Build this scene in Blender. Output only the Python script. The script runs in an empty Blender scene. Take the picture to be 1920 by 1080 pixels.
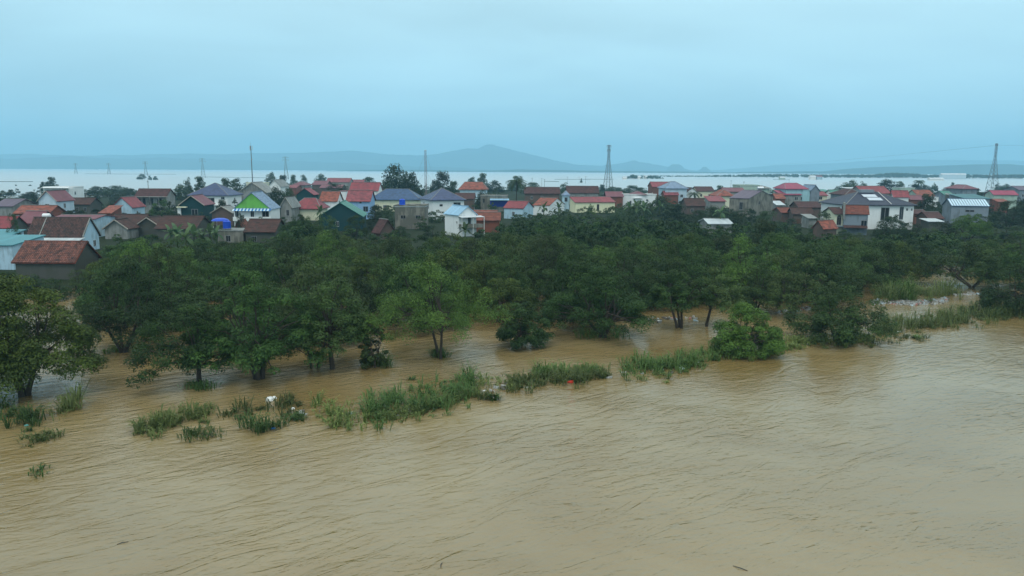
import bpy, math, random
import numpy as np
from mathutils import Vector, Matrix

# ------------------------------------------------------------------ camera, sky, sun, exposure
SC = bpy.context.scene
COL = SC.collection
H = 16.0                      # drone height above the flood water
FPX = 1400.0                  # focal length in pixels of the 1920 px wide photograph
PITCH = math.atan(222 / FPX)
ROLL = math.radians(0.30)
cp, sp = math.cos(PITCH), math.sin(PITCH)
R0, U0, F0 = Vector((1, 0, 0)), Vector((0, sp, cp)), Vector((0, cp, -sp))
cr, sr = math.cos(ROLL), math.sin(ROLL)
RR = R0 * cr + U0 * sr
UU = U0 * cr - R0 * sr
cam_d = bpy.data.cameras.new('camera')
cam_d.sensor_width = 36
cam_d.lens = FPX / 1920 * 36
cam_d.clip_start = 0.5
cam_d.clip_end = 60000
cam = bpy.data.objects.new('camera', cam_d)
COL.objects.link(cam)
m = Matrix.Identity(4)
for i in range(3):
    m[i][0], m[i][1], m[i][2] = RR[i], UU[i], -F0[i]
m[2][3] = H
cam.matrix_world = m
SC.camera = cam

SUN_EL, SUN_AZ = math.radians(58), math.radians(200)   # high, behind and a little left of the camera
w = bpy.data.worlds.new('World'); SC.world = w; w.use_nodes = True
nt = w.node_tree; nt.nodes.clear()
N = nt.nodes.new; L = nt.links.new
out = N('ShaderNodeOutputWorld')
sky = N('ShaderNodeTexSky'); sky.sky_type = 'NISHITA'; sky.sun_disc = False
sky.sun_elevation = SUN_EL; sky.sun_rotation = SUN_AZ
bg1 = N('ShaderNodeBackground'); bg1.inputs[1].default_value = 0.05
L(sky.outputs[0], bg1.inputs[0])
tc = N('ShaderNodeTexCoord')
sep = N('ShaderNodeSeparateXYZ'); L(tc.outputs['Generated'], sep.inputs[0])
# cloud deck projected on a plane overhead: divide direction by height
zz = N('ShaderNodeMath'); zz.operation = 'ADD'; zz.inputs[1].default_value = 0.22; L(sep.outputs[2], zz.inputs[0])
zm = N('ShaderNodeMath'); zm.operation = 'MAXIMUM'; zm.inputs[1].default_value = 0.12; L(zz.outputs[0], zm.inputs[0])
vd = N('ShaderNodeVectorMath'); vd.operation = 'DIVIDE'
cmb = N('ShaderNodeCombineXYZ')
for i in range(3): L(zm.outputs[0], cmb.inputs[i])
L(tc.outputs['Generated'], vd.inputs[0]); L(cmb.outputs[0], vd.inputs[1])
nz = N('ShaderNodeTexNoise'); nz.inputs['Scale'].default_value = 1.1; nz.inputs['Detail'].default_value = 5
nz.inputs['Roughness'].default_value = 0.48; nz.inputs['Distortion'].default_value = 0.3
mp = N('ShaderNodeMapping'); mp.inputs['Location'].default_value = (2.3, 0.7, 0); mp.inputs['Scale'].default_value = (0.8, 1.3, 1)
L(vd.outputs[0], mp.inputs[0]); L(mp.outputs[0], nz.inputs[0])
ramp = N('ShaderNodeValToRGB'); L(sep.outputs[2], ramp.inputs[0])
el = ramp.color_ramp.elements
SKY = [ (0.0, (0.46, 0.81, 1.0)), (0.06, (0.55, 0.88, 1.03)), (0.14, (0.60, 0.93, 1.06)), (0.3, (0.70, 1.0, 1.09)), (0.5, (0.98, 1.16, 1.19)), (1.0, (1.46, 1.49, 1.42)) ]
el[0].position, el[0].color = SKY[0][0], (*SKY[0][1], 1)
el[1].position, el[1].color = SKY[-1][0], (*SKY[-1][1], 1)
for p_, c_ in SKY[1:-1]:
    e = el.new(p_); e.color = (*c_, 1)
mr = N('ShaderNodeMapRange'); mr.inputs['From Min'].default_value = 0.3; mr.inputs['From Max'].default_value = 0.7
mr.inputs['To Min'].default_value = 0.88; mr.inputs['To Max'].default_value = 1.12
L(nz.outputs[0], mr.inputs[0])
tilt = N('ShaderNodeMath'); tilt.operation = 'MULTIPLY_ADD'; tilt.inputs[1].default_value = 0.11; L(sep.outputs[0], tilt.inputs[0]); L(mr.outputs[0], tilt.inputs[2])   # thinner cloud towards the right
mul = N('ShaderNodeVectorMath'); mul.operation = 'SCALE'; L(ramp.outputs[0], mul.inputs[0]); L(tilt.outputs[0], mul.inputs['Scale'])
bg2 = N('ShaderNodeBackground'); bg2.inputs[1].default_value = 1.0; L(mul.outputs[0], bg2.inputs[0])
mx = N('ShaderNodeMixShader'); mx.inputs[0].default_value = 0.93
L(bg1.outputs[0], mx.inputs[1]); L(bg2.outputs[0], mx.inputs[2]); L(mx.outputs[0], out.inputs[0])

sd = bpy.data.lights.new('sun', 'SUN'); sd.energy = 0.95; sd.angle = math.radians(18); sd.color = (1.0, 0.97, 0.92)
so = bpy.data.objects.new('sun', sd); COL.objects.link(so)
dirv = Vector((math.sin(SUN_AZ) * math.cos(SUN_EL), math.cos(SUN_AZ) * math.cos(SUN_EL), math.sin(SUN_EL)))
so.rotation_euler = dirv.to_track_quat('Z', 'Y').to_euler(); so.location = (0, 0, 300)
SC.view_settings.view_transform = 'Standard'
SC.view_settings.look = 'None'
SC.view_settings.gamma = 1
SC.view_settings.use_curve_mapping = False
SC.view_settings.exposure = 0.02
SC.cycles.volume_bounces = 3
SC.cycles.max_bounces = 8
SC.cycles.diffuse_bounces = 3
SC.cycles.transparent_max_bounces = 12
SC.cycles.use_denoising = True

# ------------------------------------------------------------------ measuring helpers
def ray(px, py):
    return RR * ((px - 960) / FPX) + UU * ((540 - py) / FPX) + F0
def atz(px, py, z=0.0):
    """point of the plane at height z seen at that pixel of the photograph"""
    d = ray(px, py); t = (z - H) / d.z
    return Vector((d.x * t, d.y * t, z))
def atd(px, py, D):
    d = ray(px, py); t = D / d.y
    return Vector((d.x * t, D, H + d.z * t))
def proj(v):
    q = Vector(v) - Vector((0, 0, H)); c = q.dot(F0)
    return 960 + FPX * q.dot(RR) / c, 540 - FPX * q.dot(UU) / c
def solve_len(P, d, px):
    """how far to go from P along d (horizontal) until the projection reaches column px"""
    k = (px - 960) / FPX
    q = P - Vector((0, 0, H))
    # q.R + s d.R = k (q.F + s d.F)
    den = d.dot(RR) - k * d.dot(F0)
    return (k * q.dot(F0) - q.dot(RR)) / den if abs(den) > 1e-6 else 6.0
def zfor(x, y, py):
    """height above (x, y) seen at row py"""
    lo, hi = -5.0, 400.0
    for _ in range(50):
        mid = (lo + hi) / 2
        if proj((x, y, mid))[1] > py: lo = mid
        else: hi = mid
    return (lo + hi) / 2
def interp(pts, x):
    return float(np.interp(x, [p[0] for p in pts], [p[1] for p in pts]))

# ------------------------------------------------------------------ object helpers
def tag(o, label=None, cat=None, group=None, kind=None):
    if label: o['label'] = label
    if cat: o['category'] = cat
    if group: o['group'] = group
    if kind: o['kind'] = kind
    return o
def number_off(items):
    """items: object, label, screen column; look-alikes with one label are told apart by their order from the left"""
    by = {}
    for o, lab, px in items: by.setdefault(lab, []).append((px, o))
    words = ['leftmost one', 'second from left', 'third from left', 'fourth from left', 'fifth from left', 'sixth from left', 'seventh from left', 'eighth from left']
    for lab, q in by.items():
        q.sort(key=lambda e: e[0]); n = len(q)
        if n == 1: q[0][1]['label'] = lab; continue
        w_ = ['left one', 'right one'] if n == 2 else (['left one', 'middle one', 'right one'] if n == 3 else words[:n - 1] + ['rightmost one'])
        for (px, o), e in zip(q, w_): o['label'] = lab + ', ' + e
def empty(name, loc, rz=0.0):
    o = bpy.data.objects.new(name, None); COL.objects.link(o)
    o.location = loc; o.rotation_euler = (0, 0, rz); o.empty_display_size = 0.5
    return o
class MB:
    def __init__(s): s.v = []; s.f = []; s.uv = []; s.t = None
    def face(s, pts, uv=None):
        n = len(s.v); s.v += [tuple(p) for p in pts]; s.f.append(tuple(range(n, n + len(pts))))
        s.uv += list(uv) if uv else [(p[0] + p[1], p[2]) for p in pts]
    def box(s, x0, x1, y0, y1, z0, z1):
        P = [(x0, y0, z0), (x1, y0, z0), (x1, y1, z0), (x0, y1, z0), (x0, y0, z1), (x1, y0, z1), (x1, y1, z1), (x0, y1, z1)]
        for q in ((0, 3, 2, 1), (4, 5, 6, 7), (0, 1, 5, 4), (1, 2, 6, 5), (2, 3, 7, 6), (3, 0, 4, 7)):
            s.face([P[i] for i in q])
        return s
    def slab(s, a, b, c, d, t):
        """four corners a b c d (counter-clockwise from above) and thickness t downwards; uv in metres"""
        a, b, c, d = map(Vector, (a, b, c, d)); dn = Vector((0, 0, -t))
        U = (b - a).length; V = (d - a).length
        s.face([a, b, c, d], [(0, 0), (U, 0), (U, V), (0, V)])
        s.face([d + dn, c + dn, b + dn, a + dn])
        for p, q in ((a, b), (b, c), (c, d), (d, a)): s.face([p + dn, q + dn, q, p])
        return s
    def tube(s, pts, rad, n=6, cap=True):
        rings = []
        for i, p in enumerate(pts):
            p = Vector(p)
            q = Vector(pts[min(i + 1, len(pts) - 1)]) - Vector(pts[max(i - 1, 0)])
            q.normalize()
            e1 = q.orthogonal().normalized(); 
            if abs(q.z) > 0.3: e1 = (Vector((1, 0, 0)) - q * q.x).normalized()
            e2 = q.cross(e1)
            r = rad[i] if isinstance(rad, (list, tuple)) else rad
            k = len(s.v)
            for j in range(n):
                a = 2 * math.pi * j / n
                s.v.append(tuple(p + e1 * (math.cos(a) * r) + e2 * (math.sin(a) * r)))
            rings.append(k)
        for A, B in zip(rings, rings[1:]):
            for j in range(n):
                s.f.append((A + j, A + (j + 1) % n, B + (j + 1) % n, B + j)); s.uv += [(0, 0)] * 4
        if cap:
            s.f.append(tuple(rings[-1] + j for j in range(n))); s.uv += [(0, 0)] * n
            s.f.append(tuple(rings[0] + n - 1 - j for j in range(n))); s.uv += [(0, 0)] * n
        return s
    def mesh(s, name, mat, smooth=False):
        me = bpy.data.meshes.new(name); me.from_pydata(s.v, [], s.f)
        ul = me.uv_layers.new(name='uv')
        if len(s.uv) == len(me.loops): ul.data.foreach_set('uv', [c for u in s.uv for c in u])
        me.materials.append(mat)
        if smooth: me.shade_smooth()
        me.update()
        return me
    def build(s, name, mat, parent=None, smooth=False):
        o = bpy.data.objects.new(name, s.mesh(name, mat, smooth)); COL.objects.link(o); o.parent = parent
        return o
def np_mesh(name, V, F, mat, tint=None, smooth=False):
    """V (n,3), F (m,k) arrays"""
    me = bpy.data.meshes.new(name)
    nf, k = F.shape
    me.vertices.add(len(V)); me.vertices.foreach_set('co', V.astype(np.float32).ravel())
    me.loops.add(nf * k); me.loops.foreach_set('vertex_index', F.astype(np.int32).ravel())
    me.polygons.add(nf); me.polygons.foreach_set('loop_start', np.arange(0, nf * k, k, dtype=np.int32))
    if tint is not None:
        at = me.attributes.new('tint', 'FLOAT', 'POINT'); at.data.foreach_set('value', tint.astype(np.float32))
    me.materials.append(mat); me.update(calc_edges=True)
    if smooth: me.shade_smooth()
    return me
def link(name, me, parent=None):
    o = bpy.data.objects.new(name, me); COL.objects.link(o); o.parent = parent
    return o

# ------------------------------------------------------------------ materials
MATS = {}
def newmat(name):
    mt = bpy.data.materials.new(name); mt.use_nodes = True
    t = mt.node_tree; b = t.nodes['Principled BSDF']
    return mt, t, b
def plain(name, col, rough=0.7, metal=0.0, spec=0.3):
    if name in MATS: return MATS[name]
    mt, t, b = newmat(name)
    b.inputs['Roughness'].default_value = rough; b.inputs['Metallic'].default_value = metal
    b.inputs['Specular IOR Level'].default_value = spec
    n = t.nodes.new('ShaderNodeTexNoise'); n.inputs['Scale'].default_value = 1.7; n.inputs['Detail'].default_value = 4
    tcn = t.nodes.new('ShaderNodeTexCoord'); t.links.new(tcn.outputs['Object'], n.inputs[0])
    mixn = t.nodes.new('ShaderNodeMix'); mixn.data_type = 'RGBA'
    mixn.inputs['A'].default_value = (*[c * 0.8 for c in col], 1); mixn.inputs['B'].default_value = (*[min(1, c * 1.15) for c in col], 1)
    t.links.new(n.outputs[0], mixn.inputs['Factor']); t.links.new(mixn.outputs['Result'], b.inputs['Base Color'])
    MATS[name] = mt; return mt
def plaster(name, col, dirt=0.4, dcol=(0.07, 0.075, 0.06)):
    """painted render with rain streaks and a damp foot"""
    key = 'plaster_' + name
    if key in MATS: return MATS[key]
    mt, t, b = newmat(key); nn = t.nodes.new; ll = t.links.new
    b.inputs['Roughness'].default_value = 0.85; b.inputs['Specular IOR Level'].default_value = 0.2
    g = nn('ShaderNodeNewGeometry')
    mpn = nn('ShaderNodeMapping'); mpn.inputs['Scale'].default_value = (1.6, 1.6, 0.22); ll(g.outputs['Position'], mpn.inputs[0])
    n1 = nn('ShaderNodeTexNoise'); n1.inputs['Scale'].default_value = 1.0; n1.inputs['Detail'].default_value = 6; n1.inputs['Roughness'].default_value = 0.65
    ll(mpn.outputs[0], n1.inputs[0])
    n2 = nn('ShaderNodeTexNoise'); n2.inputs['Scale'].default_value = 0.45; n2.inputs['Detail'].default_value = 5; ll(g.outputs['Position'], n2.inputs[0])
    ad = nn('ShaderNodeMath'); ad.operation = 'MULTIPLY'; ll(n1.outputs[0], ad.inputs[0]); ll(n2.outputs[0], ad.inputs[1])
    r = nn('ShaderNodeMapRange'); r.inputs['From Min'].default_value = 0.270 - 0.10 * dirt; r.inputs['From Max'].default_value = 0.365 - 0.10 * dirt
    r.inputs['To Max'].default_value = min(1, dirt * 1.3); ll(ad.outputs[0], r.inputs[0])
    mixn = nn('ShaderNodeMix'); mixn.data_type = 'RGBA'
    mixn.inputs['A'].default_value = (*col, 1); mixn.inputs['B'].default_value = (*[c * 0.35 + d * 0.65 for c, d in zip(col, dcol)], 1)
    ll(r.outputs[0], mixn.inputs['Factor']); ll(mixn.outputs['Result'], b.inputs['Base Color'])
    bp = nn('ShaderNodeBump'); bp.inputs['Strength'].default_value = 0.3; bp.inputs['Distance'].default_value = 0.02
    ll(n1.outputs[0], bp.inputs['Height']); ll(bp.outputs[0], b.inputs['Normal'])
    MATS[key] = mt; return mt
def roofing(name, c1, c2, kind='tile', rough=0.75, weather=0.5):
    """c1 clean colour, c2 weathered; kind tile = courses and pans, metal = ribs down the slope"""
    key = 'roof_' + name
    if key in MATS: return MATS[key]
    mt, t, b = newmat(key); nn = t.nodes.new; ll = t.links.new
    b.inputs['Roughness'].default_value = rough; b.inputs['Specular IOR Level'].default_value = 0.35
    uv = nn('ShaderNodeUVMap'); uv.uv_map = 'uv'
    sx = nn('ShaderNodeSeparateXYZ'); ll(uv.outputs[0], sx.inputs[0])
    g = nn('ShaderNodeNewGeometry')
    n2 = nn('ShaderNodeTexNoise'); n2.inputs['Scale'].default_value = 0.9; n2.inputs['Detail'].default_value = 7; n2.inputs['Roughness'].default_value = 0.7
    ll(g.outputs['Position'], n2.inputs[0])
    n3 = nn('ShaderNodeTexWhiteNoise'); n3.noise_dimensions = '2D'
    sn = nn('ShaderNodeVectorMath'); sn.operation = 'SNAP'; sn.inputs[1].default_value = (0.9, 0.36, 1) if kind == 'tile' else (0.95, 50, 1)
    ll(uv.outputs[0], sn.inputs[0]); ll(sn.outputs[0], n3.inputs[0])
    r = nn('ShaderNodeMapRange'); r.inputs['From Min'].default_value = 0.62 - weather * 0.3; r.inputs['From Max'].default_value = 0.75 - weather * 0.15
    ll(n2.outputs[0], r.inputs[0])
    mixn = nn('ShaderNodeMix'); mixn.data_type = 'RGBA'; mixn.inputs['A'].default_value = (*c1, 1); mixn.inputs['B'].default_value = (*c2, 1)
    ll(r.outputs[0], mixn.inputs['Factor'])
    m2 = nn('ShaderNodeMix'); m2.data_type = 'RGBA'; m2.blend_type = 'MULTIPLY'; m2.inputs['Factor'].default_value = 0.45 if kind == 'tile' else 0.22
    ll(mixn.outputs['Result'], m2.inputs['A']); ll(n3.outputs['Value'], m2.inputs['B'])
    ll(m2.outputs['Result'], b.inputs['Base Color'])
    def wave(src, per):
        a = nn('ShaderNodeMath'); a.operation = 'MULTIPLY'; a.inputs[1].default_value = 2 * math.pi / per; ll(src, a.inputs[0])
        s_ = nn('ShaderNodeMath'); s_.operation = 'SINE'; ll(a.outputs[0], s_.inputs[0]); return s_.outputs[0]
    if kind == 'tile':
        a1 = wave(sx.outputs[0], 0.3); fr = nn('ShaderNodeMath'); fr.operation = 'FRACT'
        dv = nn('ShaderNodeMath'); dv.operation = 'DIVIDE'; dv.inputs[1].default_value = 0.36; ll(sx.outputs[1], dv.inputs[0]); ll(dv.outputs[0], fr.inputs[0])
        ad = nn('ShaderNodeMath'); ad.operation = 'ADD'; ll(a1, ad.inputs[0]); ll(fr.outputs[0], ad.inputs[1]); hsrc = ad.outputs[0]
    else:
        hsrc = wave(sx.outputs[0], 0.32)
    bp = nn('ShaderNodeBump'); bp.inputs['Strength'].default_value = 0.7; bp.inputs['Distance'].default_value = 0.03
    ll(hsrc, bp.inputs['Height']); ll(bp.outputs[0], b.inputs['Normal'])
    MATS[key] = mt; return mt
def leafmat(name, dark, light, rnd=0.35, alt=None, trans=0.25, var=0.85):
    mt, t, b = newmat(name); nn = t.nodes.new; ll = t.links.new
    at = nn('ShaderNodeAttribute'); at.attribute_name = 'tint'
    mixn = nn('ShaderNodeMix'); mixn.data_type = 'RGBA'; mixn.inputs['A'].default_value = (*dark, 1); mixn.inputs['B'].default_value = (*light, 1)
    ll(at.outputs['Fac'], mixn.inputs['Factor'])
    oi = nn('ShaderNodeObjectInfo')
    m2 = nn('ShaderNodeMix'); m2.data_type = 'RGBA'
    al = alt or (light[0] * 1.25, light[1] * 0.95, light[2] * 0.7)
    m2.inputs['B'].default_value = (*al, 1)
    mr_ = nn('ShaderNodeMath'); mr_.operation = 'MULTIPLY'; mr_.inputs[1].default_value = rnd; ll(oi.outputs['Random'], mr_.inputs[0])
    ll(mr_.outputs[0], m2.inputs['Factor']); ll(mixn.outputs['Result'], m2.inputs['A'])
    # overall brightness differs from one plant to the next
    vr = nn('ShaderNodeMath'); vr.operation = 'MULTIPLY_ADD'; vr.inputs[1].default_value = var; vr.inputs[2].default_value = 0.95 - var * 0.53
    wn = nn('ShaderNodeTexWhiteNoise'); wn.noise_dimensions = '1D'; ll(oi.outputs['Random'], wn.inputs['W']); ll(wn.outputs['Value'], vr.inputs[0])
    sc_ = nn('ShaderNodeVectorMath'); sc_.operation = 'SCALE'; ll(m2.outputs['Result'], sc_.inputs[0]); ll(vr.outputs[0], sc_.inputs['Scale'])
    ll(sc_.outputs[0], b.inputs['Base Color'])
    b.inputs['Roughness'].default_value = 0.6; b.inputs['Specular IOR Level'].default_value = 0.22
    tr = nn('ShaderNodeBsdfTranslucent'); ll(sc_.outputs[0], tr.inputs['Color'])
    ms = nn('ShaderNodeMixShader'); ms.inputs[0].default_value = trans
    o_ = t.nodes['Material Output']; ll(b.outputs[0], ms.inputs[1]); ll(tr.outputs[0], ms.inputs[2]); ll(ms.outputs[0], o_.inputs[0])
    return mt

# flood water: silt-brown body, glossy surface, wind ripples with long crests and short chop
def water_mat():
    """silt body seen through a reflecting skin: only the skin carries the ripples"""
    mt = bpy.data.materials.new('muddy_water'); mt.use_nodes = True; t = mt.node_tree; t.nodes.clear(); nn = t.nodes.new; ll = t.links.new
    g = nn('ShaderNodeNewGeometry')
    def noise(scale, sc3, det, rough=0.5, rot=0.0, dist=0.0, loc=(0, 0, 0)):
        a = nn('ShaderNodeMapping'); a.inputs['Rotation'].default_value = (0, 0, rot); ll(g.outputs['Position'], a.inputs[0])
        a2 = nn('ShaderNodeMapping'); a2.inputs['Scale'].default_value = sc3; a2.inputs['Location'].default_value = loc; ll(a.outputs[0], a2.inputs[0])
        n = nn('ShaderNodeTexNoise'); n.inputs['Scale'].default_value = scale; n.inputs['Detail'].default_value = det
        n.inputs['Roughness'].default_value = rough; n.inputs['Distortion'].default_value = dist
        ll(a2.outputs[0], n.inputs[0]); return n.outputs[0]
    def mth(op, a, b=None, c=None):
        m_ = nn('ShaderNodeMath'); m_.operation = op
        for i_, v_ in enumerate((a, b, c)):
            if v_ is None: continue
            if isinstance(v_, (int, float)): m_.inputs[i_].default_value = v_
            else: ll(v_, m_.inputs[i_])
        return m_.outputs[0]
    n0 = noise(0.05, (1, 1.8, 1), 5, 0.55, 0.3, 0.6)
    r0 = nn('ShaderNodeMapRange'); r0.inputs['From Min'].default_value = 0.35; r0.inputs['From Max'].default_value = 0.65; ll(n0, r0.inputs[0])
    mixn = nn('ShaderNodeMix'); mixn.data_type = 'RGBA'; mixn.inputs['A'].default_value = WATER_A; mixn.inputs['B'].default_value = WATER_B
    ll(r0.outputs[0], mixn.inputs['Factor'])
    body = nn('ShaderNodeBsdfDiffuse'); ll(mixn.outputs['Result'], body.inputs['Color'])
    rot = WAVE_ROT
    big = noise(1.0, (0.17, 0.55, 1), 4, 0.55, rot, 1.5)
    mid_ = noise(1.0, (0.60, 1.6, 1), 3, 0.55, rot * 0.6, 1.1)
    fine = noise(1.0, (1.9, 4.4, 1), 3, 0.6, rot * 0.3, 0.8)
    tiny = noise(1.0, (5.0, 10.0, 1), 2, 0.6, 0.0, 0.5)
    fold = mth('POWER', mth('MAXIMUM', mth('SUBTRACT', 1.0, mth('MULTIPLY', mth('ABSOLUTE', mth('SUBTRACT', big, 0.5)), 6.0)), 0.0), 3.0)
    h = mth('MULTIPLY', big, 0.14)
    h = mth('ADD', h, mth('MULTIPLY', fold, 0.012))
    h = mth('ADD', h, mth('MULTIPLY', mid_, 0.085))
    h = mth('ADD', h, mth('MULTIPLY', fine, 0.034))
    h = mth('ADD', h, mth('MULTIPLY', tiny, 0.007))
    gp = noise(0.035, (1, 2.2, 1), 3, 0.5, 0.35, 0.4, (7, 3, 0))
    gr = nn('ShaderNodeMapRange'); gr.inputs['From Min'].default_value = 0.38; gr.inputs['From Max'].default_value = 0.62
    gr.inputs['To Min'].default_value = 0.45; gr.inputs['To Max'].default_value = 1.0; ll(gp, gr.inputs[0])
    # the open plain beyond the village lies calmer than the river
    sy = nn('ShaderNodeSeparateXYZ'); ll(g.outputs['Position'], sy.inputs[0])
    cal = nn('ShaderNodeMapRange'); cal.inputs['From Min'].default_value = 60; cal.inputs['From Max'].default_value = 420
    cal.inputs['To Min'].default_value = 1.0; cal.inputs['To Max'].default_value = 0.22; ll(sy.outputs[1], cal.inputs[0])
    h = mth('MULTIPLY', mth('MULTIPLY', h, gr.outputs[0]), cal.outputs[0])
    bp = nn('ShaderNodeBump'); bp.inputs['Strength'].default_value = 1.0; bp.inputs['Distance'].default_value = WAVE_AMP; ll(h, bp.inputs['Height'])
    skin = nn('ShaderNodeBsdfGlossy'); ll(bp.outputs[0], skin.inputs['Normal'])
    ro = nn('ShaderNodeMapRange'); ro.inputs['From Min'].default_value = 120; ro.inputs['From Max'].default_value = 500
    ro.inputs['To Min'].default_value = 0.06; ro.inputs['To Max'].default_value = 0.30; ll(sy.outputs[1], ro.inputs[0]); ll(ro.outputs[0], skin.inputs['Roughness'])
    fr = nn('ShaderNodeFresnel'); fr.inputs['IOR'].default_value = 2.0; ll(bp.outputs[0], fr.inputs['Normal'])
    mx_ = nn('ShaderNodeMixShader'); ll(fr.outputs[0], mx_.inputs[0]); ll(body.outputs[0], mx_.inputs[1]); ll(skin.outputs[0], mx_.inputs[2])
    o_ = nn('ShaderNodeOutputMaterial'); ll(mx_.outputs[0], o_.inputs['Surface'])
    return mt
WATER_A = (0.200, 0.138, 0.050, 1)
WATER_B = (0.268, 0.203, 0.096, 1)
A_, B_ = atz(150, 1010), atz(560, 905)
WAVE_ROT = -math.atan2(B_.y - A_.y, B_.x - A_.x)
WAVE_AMP = 1.0

# ------------------------------------------------------------------ water, far hills, air
W = MB()
S = 14000
W.face([(-S, -300, 0), (S, -300, 0), (S, 12900, 0), (-S, 12900, 0)])
wt = W.build('water', water_mat()); tag(wt, 'muddy brown flood water with wind ripples', kind='structure')

def hill_mat(name, c1, c2):
    mt, t, b = newmat(name)
    n = t.nodes.new('ShaderNodeTexNoise'); n.inputs['Scale'].default_value = 0.006; n.inputs['Detail'].default_value = 6
    g = t.nodes.new('ShaderNodeNewGeometry'); t.links.new(g.outputs['Position'], n.inputs[0])
    mixn = t.nodes.new('ShaderNodeMix'); mixn.data_type = 'RGBA'; mixn.inputs['A'].default_value = (*c1, 1); mixn.inputs['B'].default_value = (*c2, 1)
    t.links.new(n.outputs[0], mixn.inputs['Factor']); t.links.new(mixn.outputs['Result'], b.inputs['Base Color'])
    b.inputs['Roughness'].default_value = 0.95; b.inputs['Specular IOR Level'].default_value = 0.05
    return mt
def hills(name, label, D, pts, rough, seed, depth=900):
    """a ridge of real depth: crest at distance D follows the skyline, slopes fall to the plain in front and behind"""
    rng = np.random.default_rng(seed)
    xs = np.arange(pts[0][0], pts[-1][0] + 1, 5.0); n = len(xs)
    y = np.array([interp(pts, x) for x in xs])
    def fbm(n_):
        o = np.zeros(n_)
        for k, a in ((90, .5), (38, .3), (14, .2), (6, .1)):
            c = rng.normal(size=n_ // max(1, int(k / 5)) + 3); o += a * np.interp(np.arange(n_) / max(1, k / 5), np.arange(len(c)), c)
        return o
    y = y + fbm(n) * rough
    rows = [-1.0, -0.72, -0.45, -0.2, 0.0, 0.3, 1.0]; hf = [0, 0.22, 0.52, 0.84, 1.0, 0.7, 0]
    V = []
    jig = [fbm(n) for _ in rows]
    for r_, h_, jg in zip(rows, hf, jig):
        for i, x in enumerate(xs):
            top = atd(x, y[i], D); zt = max(top.z, 1.0)
            off = r_ * depth * (0.6 + 0.4 * min(1, zt / 120)) + jg[i] * depth * 0.10
            z = zt * (h_ + (0.10 * jg[i] if 0 < h_ < 1 else 0)) - (3 if h_ == 0 else 0)
            V.append((top.x * (D + off) / D, D + off, z))
    F = []
    for a in range(len(rows) - 1):
        for i in range(n - 1):
            F.append((a * n + i, a * n + i + 1, (a + 1) * n + i + 1, (a + 1) * n + i))
    me = np_mesh(name, np.array(V), np.array(F), hill_mat(name, (0.018, 0.040, 0.038), (0.040, 0.070, 0.055)), smooth=True)
    o = link(name, me); tag(o, label, kind='structure'); return o
hills('mountain', 'pale blue mountain massif on the horizon with its highest peak right of the middle', 9400,
      [(-60, 292), (60, 288), (180, 291), (300, 290), (420, 289), (520, 287), (600, 285), (660, 284), (730, 290), (800, 290), (830, 285), (862, 280), (880, 277),
       (895, 278), (913, 270), (925, 270), (945, 276), (980, 285), (1020, 296), (1060, 304), (1100, 309), (1130, 311), (1170, 306), (1190, 301), (1200, 305), (1250, 312), (1320, 320)], 1.9, 4)
hills('karst_hill', 'steep little limestone hills in the haze', 8400,
      [(1248, 322), (1255, 311), (1262, 308), (1270, 309), (1276, 308), (1282, 316), (1300, 321), (1312, 319), (1320, 311), (1326, 315), (1334, 321)], 0.3, 8, 300)
hills('mountain_range', 'faint range almost lost in the haze on the right', 11000,
      [(1300, 322), (1420, 312), (1520, 308), (1600, 303), (1690, 298), (1760, 299), (1840, 301), (1900, 300), (1990, 306)], 1.2, 6)
hills('hills', 'low wooded hills behind the flooded plain on the left', 7600,
      [(-60, 297), (40, 297), (120, 294), (200, 297), (300, 294), (400, 299), (500, 301), (620, 305), (740, 311), (830, 315), (960, 318), (1100, 321)], 2.2, 9)
hills('low_hills', 'low dark foothills along the far shore', 5000,
      [(560, 321), (700, 318), (820, 318.5), (880, 320), (960, 318), (1040, 319), (1100, 321), (1180, 321), (1300, 322), (1420, 322), (1540, 321), (1600, 316), (1680, 313), (1760, 311), (1830, 308), (1890, 307), (1990, 314)], 0.8, 12, 420)

HZ = MB().box(-13000, 13000, -250, 12600, -1, 430)
hzm = bpy.data.materials.new('haze'); hzm.use_nodes = True; ht = hzm.node_tree; ht.nodes.clear()
pv = ht.nodes.new('ShaderNodeVolumePrincipled')
pv.inputs['Color'].default_value = (0.37, 0.74, 1.0, 1)
pv.inputs['Density'].default_value = 0.00021
ho = ht.nodes.new('ShaderNodeOutputMaterial'); ht.links.new(pv.outputs[0], ho.inputs['Volume'])
hz = HZ.build('haze', hzm); tag(hz, 'pale blue haze over the flooded plain', kind='stuff')

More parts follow.
